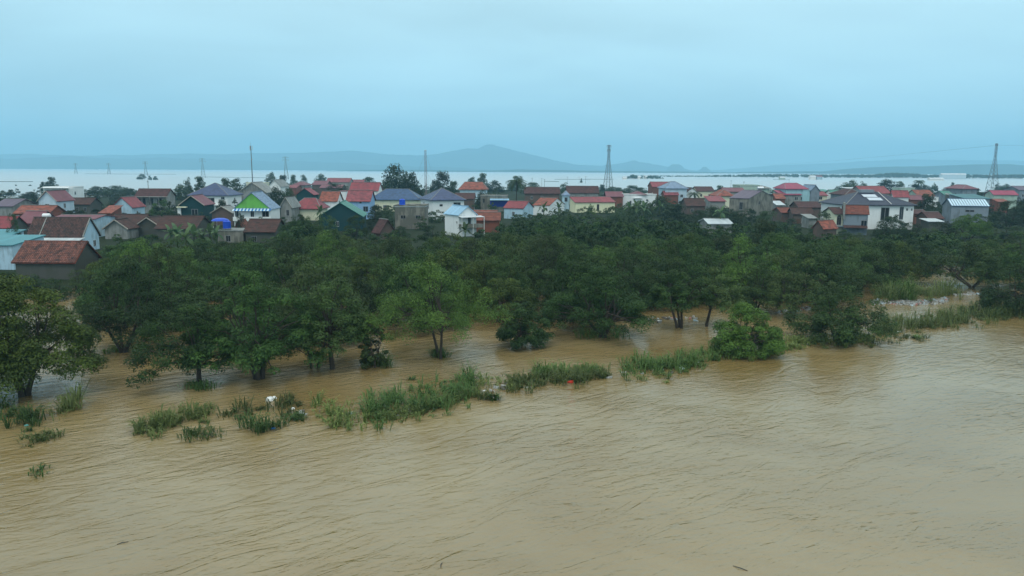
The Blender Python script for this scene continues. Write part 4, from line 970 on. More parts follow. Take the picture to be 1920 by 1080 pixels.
front_tree('grey green tall bush cut by the right edge above the dark bushy tree', 1912, 540, 1868, 1985, 428, 520, LEAF_FRONT, 29, stems=3, nclump=80, nleaf=100, rc=.17, tr=.2, skirt=.6, size=.28)

# --- the flooded grove between river and village
TREELINE = [(-50, 505), (60, 508), (130, 520), (158, 470), (175, 440), (240, 430), (320, 436), (400, 446), (470, 442), (515, 408), (560, 398), (600, 408), (650, 424), (700, 428), (760, 430), (830, 436), (890, 424), (930, 402), (1000, 398), (1060, 402), (1150, 406), (1230, 400), (1300, 404), (1330, 420), (1380, 412), (1440, 405), (1500, 412), (1550, 432), (1600, 434), (1650, 432), (1700, 428), (1760, 424), (1850, 440), (1920, 430), (2100, 430)]
FRONT = [(-60, 570), (60, 580), (150, 588), (200, 596), (260, 645), (330, 662), (380, 668), (440, 656), (540, 672), (640, 648), (690, 618), (760, 626), (850, 604), (900, 598), (1000, 612), (1060, 616), (1200, 594), (1250, 584), (1350, 594), (1450, 580), (1560, 580), (1640, 545), (1720, 512), (1800, 505), (1860, 525), (1990, 530)]
protos = []
LIGHTP = []
TOWNP = []
for i in range(9):
    R_ = [4.6, 4.0, 5.2, 3.6, 4.8, 4.2, 5.0, 3.8, 4.4][i]
    kw_ = dict(stems=[3, 2, 4, 1, 3, 2, 4, 3, 1][i], rc=[.17, .2, .15, .22, .17, .19, .14, .2, .18][i], tr=.2, umbrella=[.2, .1, .4, .1, .25, .15, .35, .1, .2][i], spread=.6)
    hb_ = [.5, .4, .7, .4, .5, .4, .6, .3, .5][i]; kw_['skirt'] = .35
    V, F, T, M = tree_parts(100 + i, R_, 7.2, hb_, nclump=[105, 85, 120, 75, 110, 90, 120, 80, 100][i], nleaf=96, size=.27 if i < 6 else .23, **kw_)
    protos.append((R_, np_mesh('crown', V, F, LEAF_GROVE, T), M.mesh('trunk', BARK, True)))
    kt_ = dict(kw_); kt_['rc'] = .30; kt_['skirt'] = .8
    V, F, T, M = tree_parts(300 + i, R_, 7.2, hb_ * .6, nclump=60, nleaf=70, size=.52, **kt_)
    TOWNP.append((R_, np_mesh('crown', V, F, LEAF_TOWN, T), M.mesh('trunk', BARK, True)))
    if i < 5:
        V, F, T, M = tree_parts(200 + i, R_, 7.2, hb_, nclump=34, nleaf=24, size=.70, **kw_); LIGHTP.append((R_, V, F, T))
def join_trees(name, label, items, mat):
    """many trees past the countable ones as one body: items are x, y, z, scale, height scale"""
    VV, FF, TT, n0 = [], [], [], 0; r_ = random.Random(9)
    for k_, (x, y, z, s, sz) in enumerate(items):
        R_, V, F, T = LIGHTP[k_ % 5]; a = r_.uniform(0, 6.28); ca, sa = math.cos(a), math.sin(a)
        X = np.stack([(V[:, 0] * ca - V[:, 1] * sa) * s + x, (V[:, 0] * sa + V[:, 1] * ca) * s + y, V[:, 2] * sz + z], 1)
        VV.append(X); FF.append(F + n0); TT.append(np.clip(T * r_.uniform(.5, 1.1), 0, 1)); n0 += len(V)
    o = link(name, np_mesh(name, np.concatenate(VV), np.concatenate(FF), mat, np.concatenate(TT))); tag(o, label, kind='stuff'); return o
LEAFCH = {}
def proto_mesh(i, mat):
    k = (i, mat.name)
    if k not in LEAFCH:
        me = protos[i][1]
        if me.materials[0] != mat: me = me.copy(); me.materials[0] = mat
        LEAFCH[k] = me
    return LEAFCH[k]
def put(i, x, y, z, s, sz, rz, mat, label, group, name='tree', far=False):
    root = empty(name, (x, y, z), rz); root.scale = (s, s, sz); tag(root, label, 'tree', group)
    if far and mat is LEAF_TOWN:
        link('crown', TOWNP[i][1], root); link('trunk', TOWNP[i][2], root)
        return root
    link('crown', proto_mesh(i, mat), root); link('trunk', protos[i][2], root)
    return root
rng = random.Random(77); placed = []; tries = 0
FT = [(o.location.x, o.location.y) for o in COL.objects if o.type == 'EMPTY' and o.name.split('.')[0] in ('tree', 'bush')]
while tries < 30000 and len(placed) < 330:
    tries += 1
    D = 56 + 125 * rng.random() ** .8; px = rng.uniform(-120, 2040)
    k = (px - 960) / FPX; x = k * (D * cp + H * sp); bx, by = proj((x, D, 0))
    if by > interp(FRONT, bx) - 4: continue
    hz_ = min(zfor(x, D, interp(TREELINE, bx + q_ * 4.0 * FPX / D)) for q_ in (-1, -.5, 0, .5, 1)) - rng.uniform(0, .012) * D
    if hz_ < 4.0: continue
    i = rng.randrange(9); s = rng.uniform(.72, 1.02)
    h_ = min(rng.uniform(5.0, 8.4), hz_)
    s = s * min(1, h_ / 6.6 + .1)
    sep_ = protos[i][0] * s
    if any((x - q[0]) ** 2 + (D - q[1]) ** 2 < ((sep_ + q[2]) * .54) ** 2 for q in placed): continue
    if any((x - q[0]) ** 2 + (D - q[1]) ** 2 < 6.2 ** 2 for q in FT): continue
    if any(abs(x - hh['C'].x) < hh['a'] * .5 + sep_ * .7 and abs(D - hh['C'].y) < hh['b'] * .5 + sep_ * .7 for hh in HOUSES): continue
    # protect the gaps where open water shows
    top = proj((x, D, h_))
    placed.append((x, D, sep_, i, h_, bx, by))
LAND = [(-200, 'below the nearest tiled house'), (170, 'below the yellow wall strip'), (300, 'below the banana plants'), (430, 'below the lime green gable'), (540, 'below the red hipped roof'),
        (610, 'below the dark green barn'), (700, 'below the blue roof tank'), (810, 'below the white porch house'), (930, 'below the coconut palm'), (1060, 'below the pale yellow house'), (1160, 'below the white flat house'),
        (1260, 'below the garden trees'), (1360, 'below the concrete house'), (1470, 'below the brown cottages'), (1560, 'below the orange hut'), (1650, 'below the navy villa'), (1760, 'below the striped roof'), (1870, 'by the right edge')]
def land(px):
    r_ = LAND[0][1]
    for a_, b_ in LAND:
        if px >= a_: r_ = b_
    return r_
placed.sort(key=lambda q: q[1])
GROVE_N = 175
NUM = []
for (x, D, sep_, i, h_, bx, by) in placed[:GROVE_N]:
    r = rng.random()
    mat = LEAF_GROVE if r < .64 else (LEAF_FRONT if r < .85 else (LEAF_OLIVE if r < .94 else LEAF_LIGHT))
    if 1420 < bx < 1750 and rng.random() < .35: mat = LEAF_FRONT
    kind = {'leaf_grove': 'dark green', 'leaf_front': 'mid green', 'leaf_olive': 'olive brown', 'leaf_light': 'pale green'}[mat.name]
    row = 'nearest' if by > 585 else ('front' if by > 545 else ('middle' if by > 505 else ('rear' if by > 478 else 'rearmost')))
    lab = f'{kind} tree, {row} rows of the grove {land(bx)}'
    NUM.append((put(i, x, D, 0, sep_ / protos[i][0], h_ / 7.2, rng.uniform(0, 6.28), mat, lab, 'trees of the flooded grove'), lab, bx))
number_off(NUM)
if placed[GROVE_N:]:
    join_trees('distant_grove', 'mass of treetops at the back of the flooded grove', [(q[0], q[1], 0, q[2] / protos[q[3]][0], q[4] / 7.2) for q in placed[GROVE_N:]], LEAF_GROVE)
print('grove', len(placed), placed[-1][1] if placed else 0)

# --- village trees: single ones that stand out, then the greenery between the houses
def vtree(label, px, ytop, wpx, D, i, mat=LEAF_TOWN, group=None, name='tree', base=0.0, sq=None):
    P = atd(px, ytop, D); k = (D * cp + H * sp) / FPX
    s = wpx / 2 * k / protos[i][0]; sz = (P.z - base) / 7.2
    return put(i, P.x, D, base, s, sz, (px * 7.3) % 6.28, mat, label, group or 'trees among and behind the village houses', name, far=D > 225)
VT = [('tall airy tree rising above the far water behind the blue hipped roof', 745, 309, 74, 360, 2, LEAF_TOWN), ('dense lower tree right of the tall airy tree', 772, 322, 44, 350, 0, LEAF_TOWN),
      ('round dense tree right of the guyed mast', 826, 320, 42, 420, 1, LEAF_TOWN), ('pale green tree at the right shoulder of the round dense tree', 850, 336, 26, 430, 4, LEAF_TOWN),
      ('dark round tree between orange hipped roof and mast', 886, 331, 24, 520, 5, LEAF_TOWN), ('dark upright tree behind the orange hipped roof', 905, 325, 26, 520, 3, LEAF_TOWN), ('dark low tree behind the orange hipped roof at its right', 928, 338, 40, 520, 0, LEAF_TOWN),
      ('tall dark tree behind the coconut palm', 967, 329, 34, 560, 1, LEAF_TOWN), ('low dark tree right of the coconut palm crown', 1000, 340, 34, 560, 4, LEAF_TOWN), ('small flat tree beside the long maroon roofs', 1060, 343, 26, 480, 6, LEAF_TOWN),
      ('dark tree by the foot of the lattice tower', 1128, 346, 16, 560, 3, LEAF_TOWN), ('pale green low tree at the lattice tower foot', 1150, 350, 40, 560, 0, LEAF_TOWN), ('dark low tree right of the lattice tower', 1161, 351, 18, 540, 5, LEAF_TOWN),
      ('dark tall bushy tree behind the white flat house', 1183, 347, 34, 500, 1, LEAF_TOWN), ('mid green tree behind the white flat house at its right', 1202, 350, 34, 500, 4, LEAF_TOWN), ('tree between the white flat house and the grey blue hipped roof', 1232, 354, 36, 420, 2, LEAF_TOWN),
      ('big dark tree below the grey blue hipped roof', 1238, 366, 60, 260, 0, LEAF_TOWN), ('dark tree crown left of the old brown house among trees', 1262, 378, 70, 230, 4, LEAF_TOWN),
      ('round tree between the dark red roof and the orange hipped roof', 1348, 347, 24, 460, 1, LEAF_TOWN), ('grey green feathery tree by the bay at right', 1585, 343, 34, 480, 6, LEAF_TOWN), ('taller feathery tree behind it with a pale top', 1599, 338, 34, 500, 2, LEAF_TOWN),
      ('feathery dark tree left of the wide flat tree by the bay', 1617, 341, 22, 500, 6, LEAF_TOWN), ('wide flat dark tree by the bay behind the red tiled roof', 1663, 336, 60, 520, 0, LEAF_TOWN), ('small dark tree right of the wide flat tree by the bay', 1688, 339, 20, 520, 5, LEAF_TOWN),
      ('bushy tree by the bay left of the palm tops', 1716, 343, 34, 520, 4, LEAF_TOWN), ('dark bush tree right of the palm tops', 1735, 346, 30, 520, 0, LEAF_TOWN), ('small tree standing alone in the bay at far right', 1786, 342, 10, 620, 3, LEAF_TOWN), ('low green tree left of the far maroon roof', 1778, 350, 26, 560, 4, LEAF_TOWN),
      ('pale tree right of the leaning pylon', 1872, 344, 14, 620, 6, LEAF_TOWN), ('wider pale tree right of the leaning pylon', 1886, 345, 20, 620, 2, LEAF_TOWN), ('dark low trees at the right edge by the bay', 1905, 349, 22, 600, 0, LEAF_TOWN),
      ('large dark tree in the shade right of the striped blue roof', 1896, 372, 64, 210, 1, LEAF_TOWN), ('tree by the right edge beside the large dark tree', 1925, 366, 40, 230, 4, LEAF_TOWN),
      ('bright yellow green bamboo thicket in front of the striped blue roof', 1822, 396, 84, 176, 2, LEAF_BRIGHT), ('dark tree left of the yellow green bamboo thicket', 1775, 412, 60, 172, 0, LEAF_TOWN),
      ('dark tree in front of the navy villa wall', 1672, 403, 64, 172, 4, LEAF_TOWN), ('dark tree right behind the navy villa', 1736, 362, 42, 260, 1, LEAF_TOWN),
      ('dark round bush beside the arched cream house', 1545, 396, 50, 176, 5, LEAF_TOWN), ('dark broad tree in front of the big grey concrete house', 1372, 390, 68, 196, 0, LEAF_TOWN), ('second dark tree hiding the foot of the big grey concrete house', 1330, 384, 56, 205, 4, LEAF_TOWN),
      ('bush with whitish leaves right of the big grey concrete house', 1440, 392, 56, 190, 1, LEAF_TOWN),
      ('dark tree on the shore behind the white hall at far left', 93, 331, 24, 520, 1, LEAF_TOWN), ('slim dark tree at the left corner of the white hall', 80, 341, 12, 500, 3, LEAF_TOWN),
      ('broad dark tree behind the long dark brown house', 180, 349, 50, 440, 0, LEAF_TOWN), ('broad dark tree between the brown houses at left', 222, 348, 62, 430, 2, LEAF_TOWN), ('low tree right of the pale blue gabled house top', 243, 352, 30, 420, 4, LEAF_TOWN),
      ('tall thin leaved tree left of the navy hipped roof', 353, 334, 20, 380, 6, LEAF_TOWN), ('second thin leaved tree left of the navy hipped roof', 372, 331, 26, 390, 3, LEAF_TOWN), ('bushy tree left of the thin leaved trees', 338, 345, 40, 370, 0, LEAF_TOWN),
      ('round tree right of the navy hipped roof', 419, 333, 30, 390, 1, LEAF_TOWN), ('big dark tree between navy roof and grey gable', 443, 333, 36, 360, 5, LEAF_TOWN), ('round dark tree by the water right of the cell mast', 509, 323, 30, 560, 0, LEAF_TOWN),
      ('dark tree by the water behind the distant white gable', 530, 325, 24, 560, 4, LEAF_TOWN), ('round tree by the water further right', 551, 327, 20, 560, 1, LEAF_TOWN), ('small round tree left of the far school row', 568, 327, 18, 560, 5, LEAF_TOWN),
      ('dark tree left of the farthest red school row', 602, 326, 34, 600, 0, LEAF_TOWN), ('dark round tree right of the faded red roofs', 692, 329, 30, 560, 4, LEAF_TOWN),
      ('green bush tree left of the dark green house', 302, 372, 50, 230, 4, LEAF_FRONT), ('small tree on the balcony side of the white navy roofed house', 414, 373, 24, 235, 1, LEAF_TOWN), ('tree right of the lime green gable house', 517, 350, 44, 250, 0, LEAF_TOWN),
      ('dark tree behind the bright red hipped roof', 540, 352, 40, 300, 2, LEAF_TOWN), ('green tree patch above the orange tiled house', 632, 342, 60, 400, 4, LEAF_FRONT), ('leafy tree right of the dark green barn', 666, 400, 50, 165, 1, LEAF_FRONT),
      ('round dark tree left of the stained concrete house', 705, 384, 48, 190, 5, LEAF_TOWN), ('flat topped tree below the orange hipped roof', 905, 357, 36, 290, 6, LEAF_TOWN), ('dark round bush under the lime green gable house awning', 451, 400, 24, 165, 5, LEAF_TOWN),
      ('dark bush left of the red shed at the far left', 22, 396, 24, 150, 1, LEAF_TOWN), ('dark tree mass in front of the dark green barn', 610, 398, 60, 150, 0, LEAF_GROVE), ('dark tree left of the dark green barn', 556, 396, 62, 150, 2, LEAF_GROVE),
      ('pale small tree at the left edge by the flood plain', 20, 354, 16, 420, 4, LEAF_TOWN), ('grey green tree by the flood plain at far left', 5, 357, 20, 420, 0, LEAF_TOWN), ('dark tree below the flood plain left of the two storey red slope house', 54, 360, 40, 380, 2, LEAF_TOWN), ('small thin tree growing against the long pale yellow house', 1108, 382, 16, 262, 6, LEAF_LIGHT)]
VT += [('dark bush below the left window of the stained concrete house', 752, 424, 34, 172, 5, LEAF_GROVE), ('bush between the stained concrete house and the white porch house', 806, 420, 40, 168, 1, LEAF_GROVE), ('low bush at the left wall of the white porch house', 832, 428, 26, 158, 3, LEAF_GROVE),
       ('dark bush right below the navy villa corner', 1712, 414, 46, 176, 7, LEAF_GROVE), ('broad dark bush left of the bamboo thicket foot', 1745, 424, 50, 168, 0, LEAF_GROVE), ('dark bushes at the foot of the striped roof house', 1862, 424, 50, 180, 3, LEAF_GROVE), ('low dark bush at the right edge beneath the large dark tree', 1900, 424, 60, 176, 5, LEAF_GROVE),
       ('low bush hiding the lean-to of the grey blue walled house', 1606, 434, 50, 160, 7, LEAF_GROVE), ('low bush right of the orange tiled hut', 1583, 428, 34, 160, 1, LEAF_FRONT)]
VT += [('dark shrub at the left foot of the nearest tiled house wall', 60, 512, 60, 92, 3, LEAF_GROVE), ('dark shrub in front of the middle of the nearest tiled house wall', 100, 522, 56, 90, 5, LEAF_GROVE),
       ('bushy shrub at the right corner of the nearest tiled house', 146, 500, 50, 93, 7, LEAF_GROVE), ('leafy bush under the flat turquoise roof at the left edge', 12, 506, 70, 94, 1, LEAF_FRONT)]
for q in VT: vtree(*q)

rng = random.Random(5); vp = []; tries = 0
while tries < 45000 and len(vp) < 440:
    tries += 1
    px = rng.uniform(-60, 1990); yb = 352 + 82 * rng.random() ** 1.15
    P = atz(px, yb, 0.3); D = P.y
    if D > 760 or D < 112: continue
    if D < 170 and zfor(P.x, D, interp(TREELINE, px)) < 7 and D < 150: pass
    i = rng.randrange(5); s = rng.uniform(.45, .95); R_ = LIGHTP[i][0] * s
    bad = False; h_ = rng.uniform(3.6, 7.5)
    kx = R_ * FPX / D
    if any((P.x - q[0]) ** 2 + (D - q[1]) ** 2 < (R_ * .75) ** 2 for q in vp): continue
    for hh in HOUSES:
        C_ = hh['C']
        if math.hypot(P.x - C_.x, D - C_.y) < (hh['a'] + hh['b']) * .22 + R_ * .5: bad = True; break
        if D < C_.y + hh['b'] / 2:
            if hh['x0'] - kx * .8 < px < hh['x1'] + kx * .8:
                lim = hh['ye'] + (proj((C_.x, C_.y - hh['b'] / 2, 0))[1] - hh['ye']) * rng.uniform(.35, .6)
                h_ = min(h_, zfor(P.x, D, lim))
    if bad or h_ < 2.2: continue
    # keep the skyline below the shore of the flood plain
    h_ = min(h_, zfor(P.x, D, interp([(0, 352), (330, 350), (480, 330), (700, 336), (900, 345), (1040, 350), (1300, 352), (1560, 352), (1920, 350)], px) + rng.uniform(0, 8)))
    if h_ < 2.2: continue
    vp.append((P.x, D, i, min(s, h_ / 5.6), h_, px))
for x_a, x_b, nm in ((-500, 480, 'left part'), (480, 1240, 'middle'), (1240, 2500, 'right part')):
    its = [(x, D, 0.1, s_, h_ / 7.2) for x, D, i, s_, h_, px in vp if x_a <= px < x_b]
    join_trees('garden_greenery', f'garden trees and bushes crowding between the houses in the {nm} of the village', its, LEAF_TOWN)
print('village', len(vp))

# --- palms and bananas
def frond_mesh(n, L_, seed, droop, width, name, leaflets=True, up=.9):
    rng = np.random.default_rng(seed); V = []; F = []; T = []
    for k in range(n):
        a = k * 2.399 + rng.normal() * .15; el = up * (1 - (k / n) * 1.25) + rng.normal() * .08
        p = np.zeros(3); d = np.array([math.cos(a) * math.cos(el), math.sin(a) * math.cos(el), math.sin(el)]); pts = [p.copy()]; seg = 8
        for s in range(seg):
            p = p + d * L_ / seg; d = d + np.array([0, 0, -droop / seg]); d /= np.linalg.norm(d); pts.append(p.copy())
        side = np.array([-math.sin(a), math.cos(a), 0])
        t = rng.random()
        for s in range(seg):
            w0 = width * math.sin(math.pi * min(1, (s + .3) / seg)) ** .6; w1 = width * math.sin(math.pi * min(1, (s + 1.2) / seg)) ** .6
            if leaflets:
                for q in range(3):
                    f = (s + q / 3) / seg; c = pts[s] + (pts[s + 1] - pts[s]) * q / 3; dn = (pts[s + 1] - pts[s]); dn /= np.linalg.norm(dn)
                    for sg in (-1, 1):
                        e = side * sg * w0 + dn * w0 * .5 + np.array([0, 0, -w0 * .45]); n0 = len(V); wv = dn * .09
                        V += [c - wv, c + wv, c + e]; F.append((n0, n0 + 1, n0 + 2)); T += [t] * 3
            else:
                for sg in (-1, 1):
                    n0 = len(V); e0 = side * sg * w0 + np.array([0, 0, .12 * w0]); e1 = side * sg * w1 + np.array([0, 0, .12 * w1])
                    if s == seg - 1: e1 = e1 * 0
                    V += [pts[s], pts[s + 1], pts[s + 1] + e1, pts[s], pts[s + 1] + e1, pts[s] + e0]; F += [(n0, n0 + 1, n0 + 2), (n0 + 3, n0 + 4, n0 + 5)]; T += [t] * 6
    return np.array(V), np.array(F), np.array(T)
LEAF_PALM = leafmat('leaf_palm', (0.022, 0.05, 0.022), (0.06, 0.11, 0.04), rnd=.2)
LEAF_BAN = leafmat('leaf_banana', (0.05, 0.10, 0.05), (0.12, 0.20, 0.09), rnd=.3, trans=.35)
V, F, T = frond_mesh(26, 4.4, 3, 1.7, .75, 'frond'); palm_cr = np_mesh('crown', V, F, LEAF_PALM, T)
PT = MB(); PT.tube([(0, 0, -.5), (.1, 0, 2), (.05, 0, 5), (0, 0, 8)], [.24, .17, .14, .15], 8); palm_tr = PT.mesh('trunk', BARK, True)
V, F, T = frond_mesh(9, 2.6, 5, 1.5, .38, 'leaf', False, 1.35); ban_cr = np_mesh('leaves', V, F, LEAF_BAN, T)
PT = MB(); PT.tube([(0, 0, -.5), (0, 0, 1.0), (0.05, 0, 2.0)], [.16, .13, .09], 8); ban_tr = PT.mesh('stem', plain('banana_stem', (0.10, 0.13, 0.05), .7), True)
def palm(label, px, ytop, D, s=1.0, name='palm_tree', group=None):
    P = atd(px, ytop, D); hgt = P.z - 1.6 * s
    root = empty(name, (P.x, D, 0), px % 6); tag(root, label, 'palm tree', group)
    c = link('crown', palm_cr, root); c.location = (0, 0, hgt); c.scale = (s,) * 3
    t = link('trunk', palm_tr, root); t.scale = (1, 1, hgt / 8)
palm('tall coconut palm with drooping fronds in the middle of the village', 969, 333, 262, 1.05)
palm('small coconut palm behind the little crimson roofs at right', 1425, 362, 420, .8)
palm('coconut palm in front of the white gabled house by the bay', 1302, 358, 330, .9)
palm('coconut palm top beside the dark red roof by the bay', 1316, 348, 420, 1.0)
palm('slim palm among the trees by the bay at far right', 1724, 336, 520, 1.1)
palm('small palm at the bay shore left of the magenta roofs', 1450, 353, 480, .9)
BAN = []
for n_, (px, yb, D, s) in enumerate([(330, 425, 128, 1.0), (346, 428, 126, 1.15), (362, 424, 130, 1.2), (378, 428, 127, 1.1), (392, 424, 130, 1.0), (318, 428, 126, .8), (404, 430, 128, .8), (600, 392, 180, .9), (1194, 382, 215, 1.1), (1208, 384, 212, 1.2), (1222, 381, 216, 1.1), (1238, 384, 214, .9), (1020, 385, 212, 1.0), (1048, 386, 212, 1.0), (872, 424, 150, .9), (1352, 392, 182, 1.0), (1180, 386, 214, .9)]):
    P = atd(px, yb - 10, D)
    lab = 'banana plant in the garden below the dark green house' if n_ < 7 else ('banana plant at the foot of the white flat house' if n_ in (8, 9, 10, 11, 16) else 'banana plant at the grove edge ' + {7: 'before the dark green barn', 12: 'before the white gabled house', 13: 'between the white gable and the yellow house', 14: 'before the white porch house', 15: 'before the big grey concrete house'}[n_])
    root = empty('banana_plant', (P.x, D, max(0, P.z - 4.1 * s)), n_ * 1.3); root.scale = (s,) * 3
    tag(root, lab, 'banana plant', 'banana plants along the village edge'); BAN.append((root, lab, px))
    c = link('leaves', ban_cr, root); c.location = (0, 0, 1.9); t = link('stem', ban_tr, root)

number_off(BAN)

# ------------------------------------------------------------------ masts, pylons, poles
STEELG = plain('galvanised', (0.16, 0.17, 0.18), .6, .3)
def lattice(name, label, cat, px, ytop, D, wb, wt, arms=(), legs=4, lean=0, panels=12, r=.09, top_ant=False, yb=None, mat=None):
    P = atd(px, ytop, D); h_ = P.z; mat = mat or STEELG
    root = empty(name, (P.x, D, 0), .35); tag(root, label, cat)
    def wid(f): return (wb + (wt - wb) * min(1, f / .72)) / 2 if wb != wt else wb / 2
    lev = [((i / panels) ** .85) for i in range(panels + 1)]
    for s in range(legs):
        a = math.pi / 4 + s * 2 * math.pi / legs; M = MB()
        M.tube([(math.cos(a) * wid(f) * 1.41, math.sin(a) * wid(f) * 1.41, f * h_ - (1 if f == 0 else 0)) for f in lev], [r * (1.5 - .8 * f) for f in lev], 4); M.build('leg', mat, root)
    M = MB()
    for i in range(panels):
        f0, f1 = lev[i], lev[i + 1]
        for s in range(legs):
            a, b = math.pi / 4 + s * 2 * math.pi / legs, math.pi / 4 + (s + 1) * 2 * math.pi / legs
            pa = lambda an, f: (math.cos(an) * wid(f) * 1.41, math.sin(an) * wid(f) * 1.41, f * h_)
            M.tube([pa(a, f0), pa(b, f1)], r * .5, 3, False); M.tube([pa(b, f0), pa(a, f1)], r * .5, 3, False); M.tube([pa(a, f1), pa(b, f1)], r * .5, 3, False)
    M.build('bracing', mat, root)
    for (f, half) in arms:
        A_ = MB(); A_.tube([(-half, 0, f * h_), (half, 0, f * h_)], r, 4); A_.tube([(-half, 0, f * h_), (0, 0, f * h_ + half * .35), (half, 0, f * h_)], r * .7, 4); A_.build('crossarm', mat, root)
        I_ = MB()
        for s in (-1, 1): I_.tube([(s * half * .95, 0, f * h_), (s * half * .95, 0, f * h_ - 1.3)], .12, 5)
        I_.build('insulator', plain('insulator', (0.2, 0.12, 0.1), .4), root)
    return root, P, h_
lt, P_, h_ = lattice('lattice_tower', 'slender four legged lattice power tower in the middle right, standing before the far water', 'tower', 1142, 272, 560, 6.0, 1.3, arms=((.985, 1.8), (.9, 1.5)), r=.13)
pl, P2_, h2_ = lattice('pylon', 'tall lattice power pylon near the right edge', 'pylon', 1869, 269, 560, 6.5, 1.2, arms=((.985, 1.2),), r=.13)
def cellmast():
    P = atd(470, 270, 420); h_ = P.z
    root = empty('cell_mast', (P.x, 420, 0), .2); tag(root, 'slim grey telephone mast with antenna panels at its top, left of centre', 'mast')
    MB().tube([(0, 0, -1), (0, 0, h_ * .5), (0, 0, h_ - 1)], [.34, .26, .18], 10).build('pole', STEELG, root)
    for k in range(3):
        a = k * 2.09; M = MB(); M.box(-.16, .16, -.09, .09, -1.2, 1.2); o = M.build('antenna', plain('antenna_white', (.45, .47, .48), .5), root)
        o.location = (math.cos(a) * .75, math.sin(a) * .75, h_ - 2.2); o.rotation_euler = (0, 0, a + math.pi / 2)
    M = MB()
    for z in (h_ - 1.6, h_ - 2.9):
        for k in range(3): M.tube([(0, 0, z), (math.cos(k * 2.09) * .75, math.sin(k * 2.09) * .75, z)], .05, 4)
    M.build('bracket', STEELG, root)
    MB().tube([(0, 0, h_ - 1), (0, 0, h_ + .9)], .05, 5).build('lightning_rod', STEELG, root)
    M = MB(); M.tube([(.35, 0, h_ - 8.5), (.35, .0, h_ - 8.1)], .4, 10); M.build('dish', plain('antenna_white', (.45, .47, .48), .5), root)
cellmast()
gm, P3_, h3_ = lattice('guyed_mast', 'thin guyed lattice mast with a red and white top left of the mountain', 'mast', 798, 282, 470, 1.0, 1.0, legs=3, panels=26, r=.09, mat=plain('mast_red', (0.25, 0.16, 0.16), .6))
for k in range(3):
    a = .5 + k * 2.09
    for f in (.55, .95): MB().tube([(0, 0, h3_ * f), (math.cos(a) * 11, math.sin(a) * 11, 0)], .03, 3).build('guy_wire', STEELG, gm)
MB().box(-.5, .5, -.15, .15, h3_ - .2, h3_ + .15).build('antenna', FRAMES['white'], gm)
for i, (px, yt, D, lab) in enumerate([(379, 297, 1250, 'second pylon from the right of the faint row on the flooded plain'), (535, 294, 1150, 'rightmost pylon of the faint row on the flooded plain'), (272, 303, 1500, 'third pylon from the right of the faint row on the flooded plain'), (203, 306, 1800, 'faint pylon far out on the flooded plain at left'), (141, 306, 1900, 'leftmost barely visible pylon on the flooded plain')]):
    pr_ = lattice('pylon', lab, 'pylon', px, yt, D, 7, 1.6, arms=((.97, 4.5), (.85, 5)), r=.16, panels=8); pr_[0]['group'] = 'faint pylons on the flooded plain'
# power lines carried by the right pylon, running to the far shore
M = MB()
for s in (-1, 1):
    p0 = Vector((P2_.x + s * 1.1, 560, h2_ - 1.3)); p1 = atd(1400, 309, 2600) + Vector((s * 3, 0, 0)); pts = []
    for k in range(25):
        f = k / 24; p = p0.lerp(p1, f); p.z -= 14 * f * (1 - f) * 4 * .35; pts.append(p)
    M.tube(pts, .03, 3, False)
    p1 = Vector((P2_.x + 140 + s, 380, h2_ - 3)); pts = []
    for k in range(13):
        f = k / 12; p = p0.lerp(p1, f); p.z -= 8 * f * (1 - f); pts.append(p)
    M.tube(pts, .022, 3, False)
o = M.build('power_line', plain('cable', (0.03, 0.03, 0.03), .5)); tag(o, 'thin power lines hanging from the right pylon', 'power line')
POL = []
def pole(label, px, yt, D, arm=1.0, group=None):
    P = atd(px, yt, D); root = empty('utility_pole', (P.x, D, 0), .3); tag(root, label, 'utility pole', group); POL.append((root, label, px))
    MB().tube([(0, 0, -1), (0, 0, P.z)], [.17, .11], 6).build('pole', plain('pole_concrete', (.25, .25, .24), .8), root)
    MB().box(-arm, arm, -.06, .06, P.z - .7, P.z - .55).build('crossarm', STEELG, root)
for px, yt, D in [(998, 333, 700), (1016, 334, 680), (1021, 335, 640), (1064, 331, 900), (1086, 331, 900), (1098, 330, 900), (1371, 338, 640), (1480, 335, 900), (1395, 340, 560)]:
    pole('thin utility pole in the water %s' % ('between palm and lattice tower' if px < 1120 else 'right of the lattice tower'), px, yt, D, group='poles in the water, ' + ('left of tower' if px < 1120 else 'right of tower'))
number_off(POL)
pole('short pole rising above the brown veranda house at left', 277, 338, 300, .4)
pole('bare grey pole right of the long dark brown house', 161, 362, 300, .3)

# ------------------------------------------------------------------ far shore: wood, buildings, drowned dikes
def far_wood(name, label, pts, D, hmax, seed, n, leaf=2.6):
    rng = np.random.default_rng(seed); xs = rng.uniform(pts[0][0], pts[-1][0], n); cents = []; rads = []
    for x in xs:
        y = interp(pts, x); dd = D * (1 + rng.random() * .12); P = atd(x, 540, dd)
        h_ = max(2.0, zfor(P.x, dd, y + abs(rng.normal()) * 1.2)); k = min(h_ * .5, 5) * (.7 + .5 * rng.random())
        cents.append((P.x, dd, max(h_ - k * .6, 1))); rads.append(k)
        cents.append((P.x + rng.normal() * 4, dd - 3, h_ * .35)); rads.append(k)
    V, F, T = leaf_cloud(rng, np.array(cents), np.array(rads), 14, leaf)
    o = link(name, np_mesh(name, V, F, LEAF_TOWN, T)); tag(o, label, kind='stuff')
far_wood('distant_wood', 'dark strip of trees along the far shore at right', [(1195, 331), (1215, 329), (1240, 330), (1300, 329), (1380, 327), (1460, 326), (1500, 327), (1560, 327), (1620, 327), (1650, 324), (1690, 324.5), (1720, 328), (1740, 327)], 1900, 9, 41, 620, 3.2)
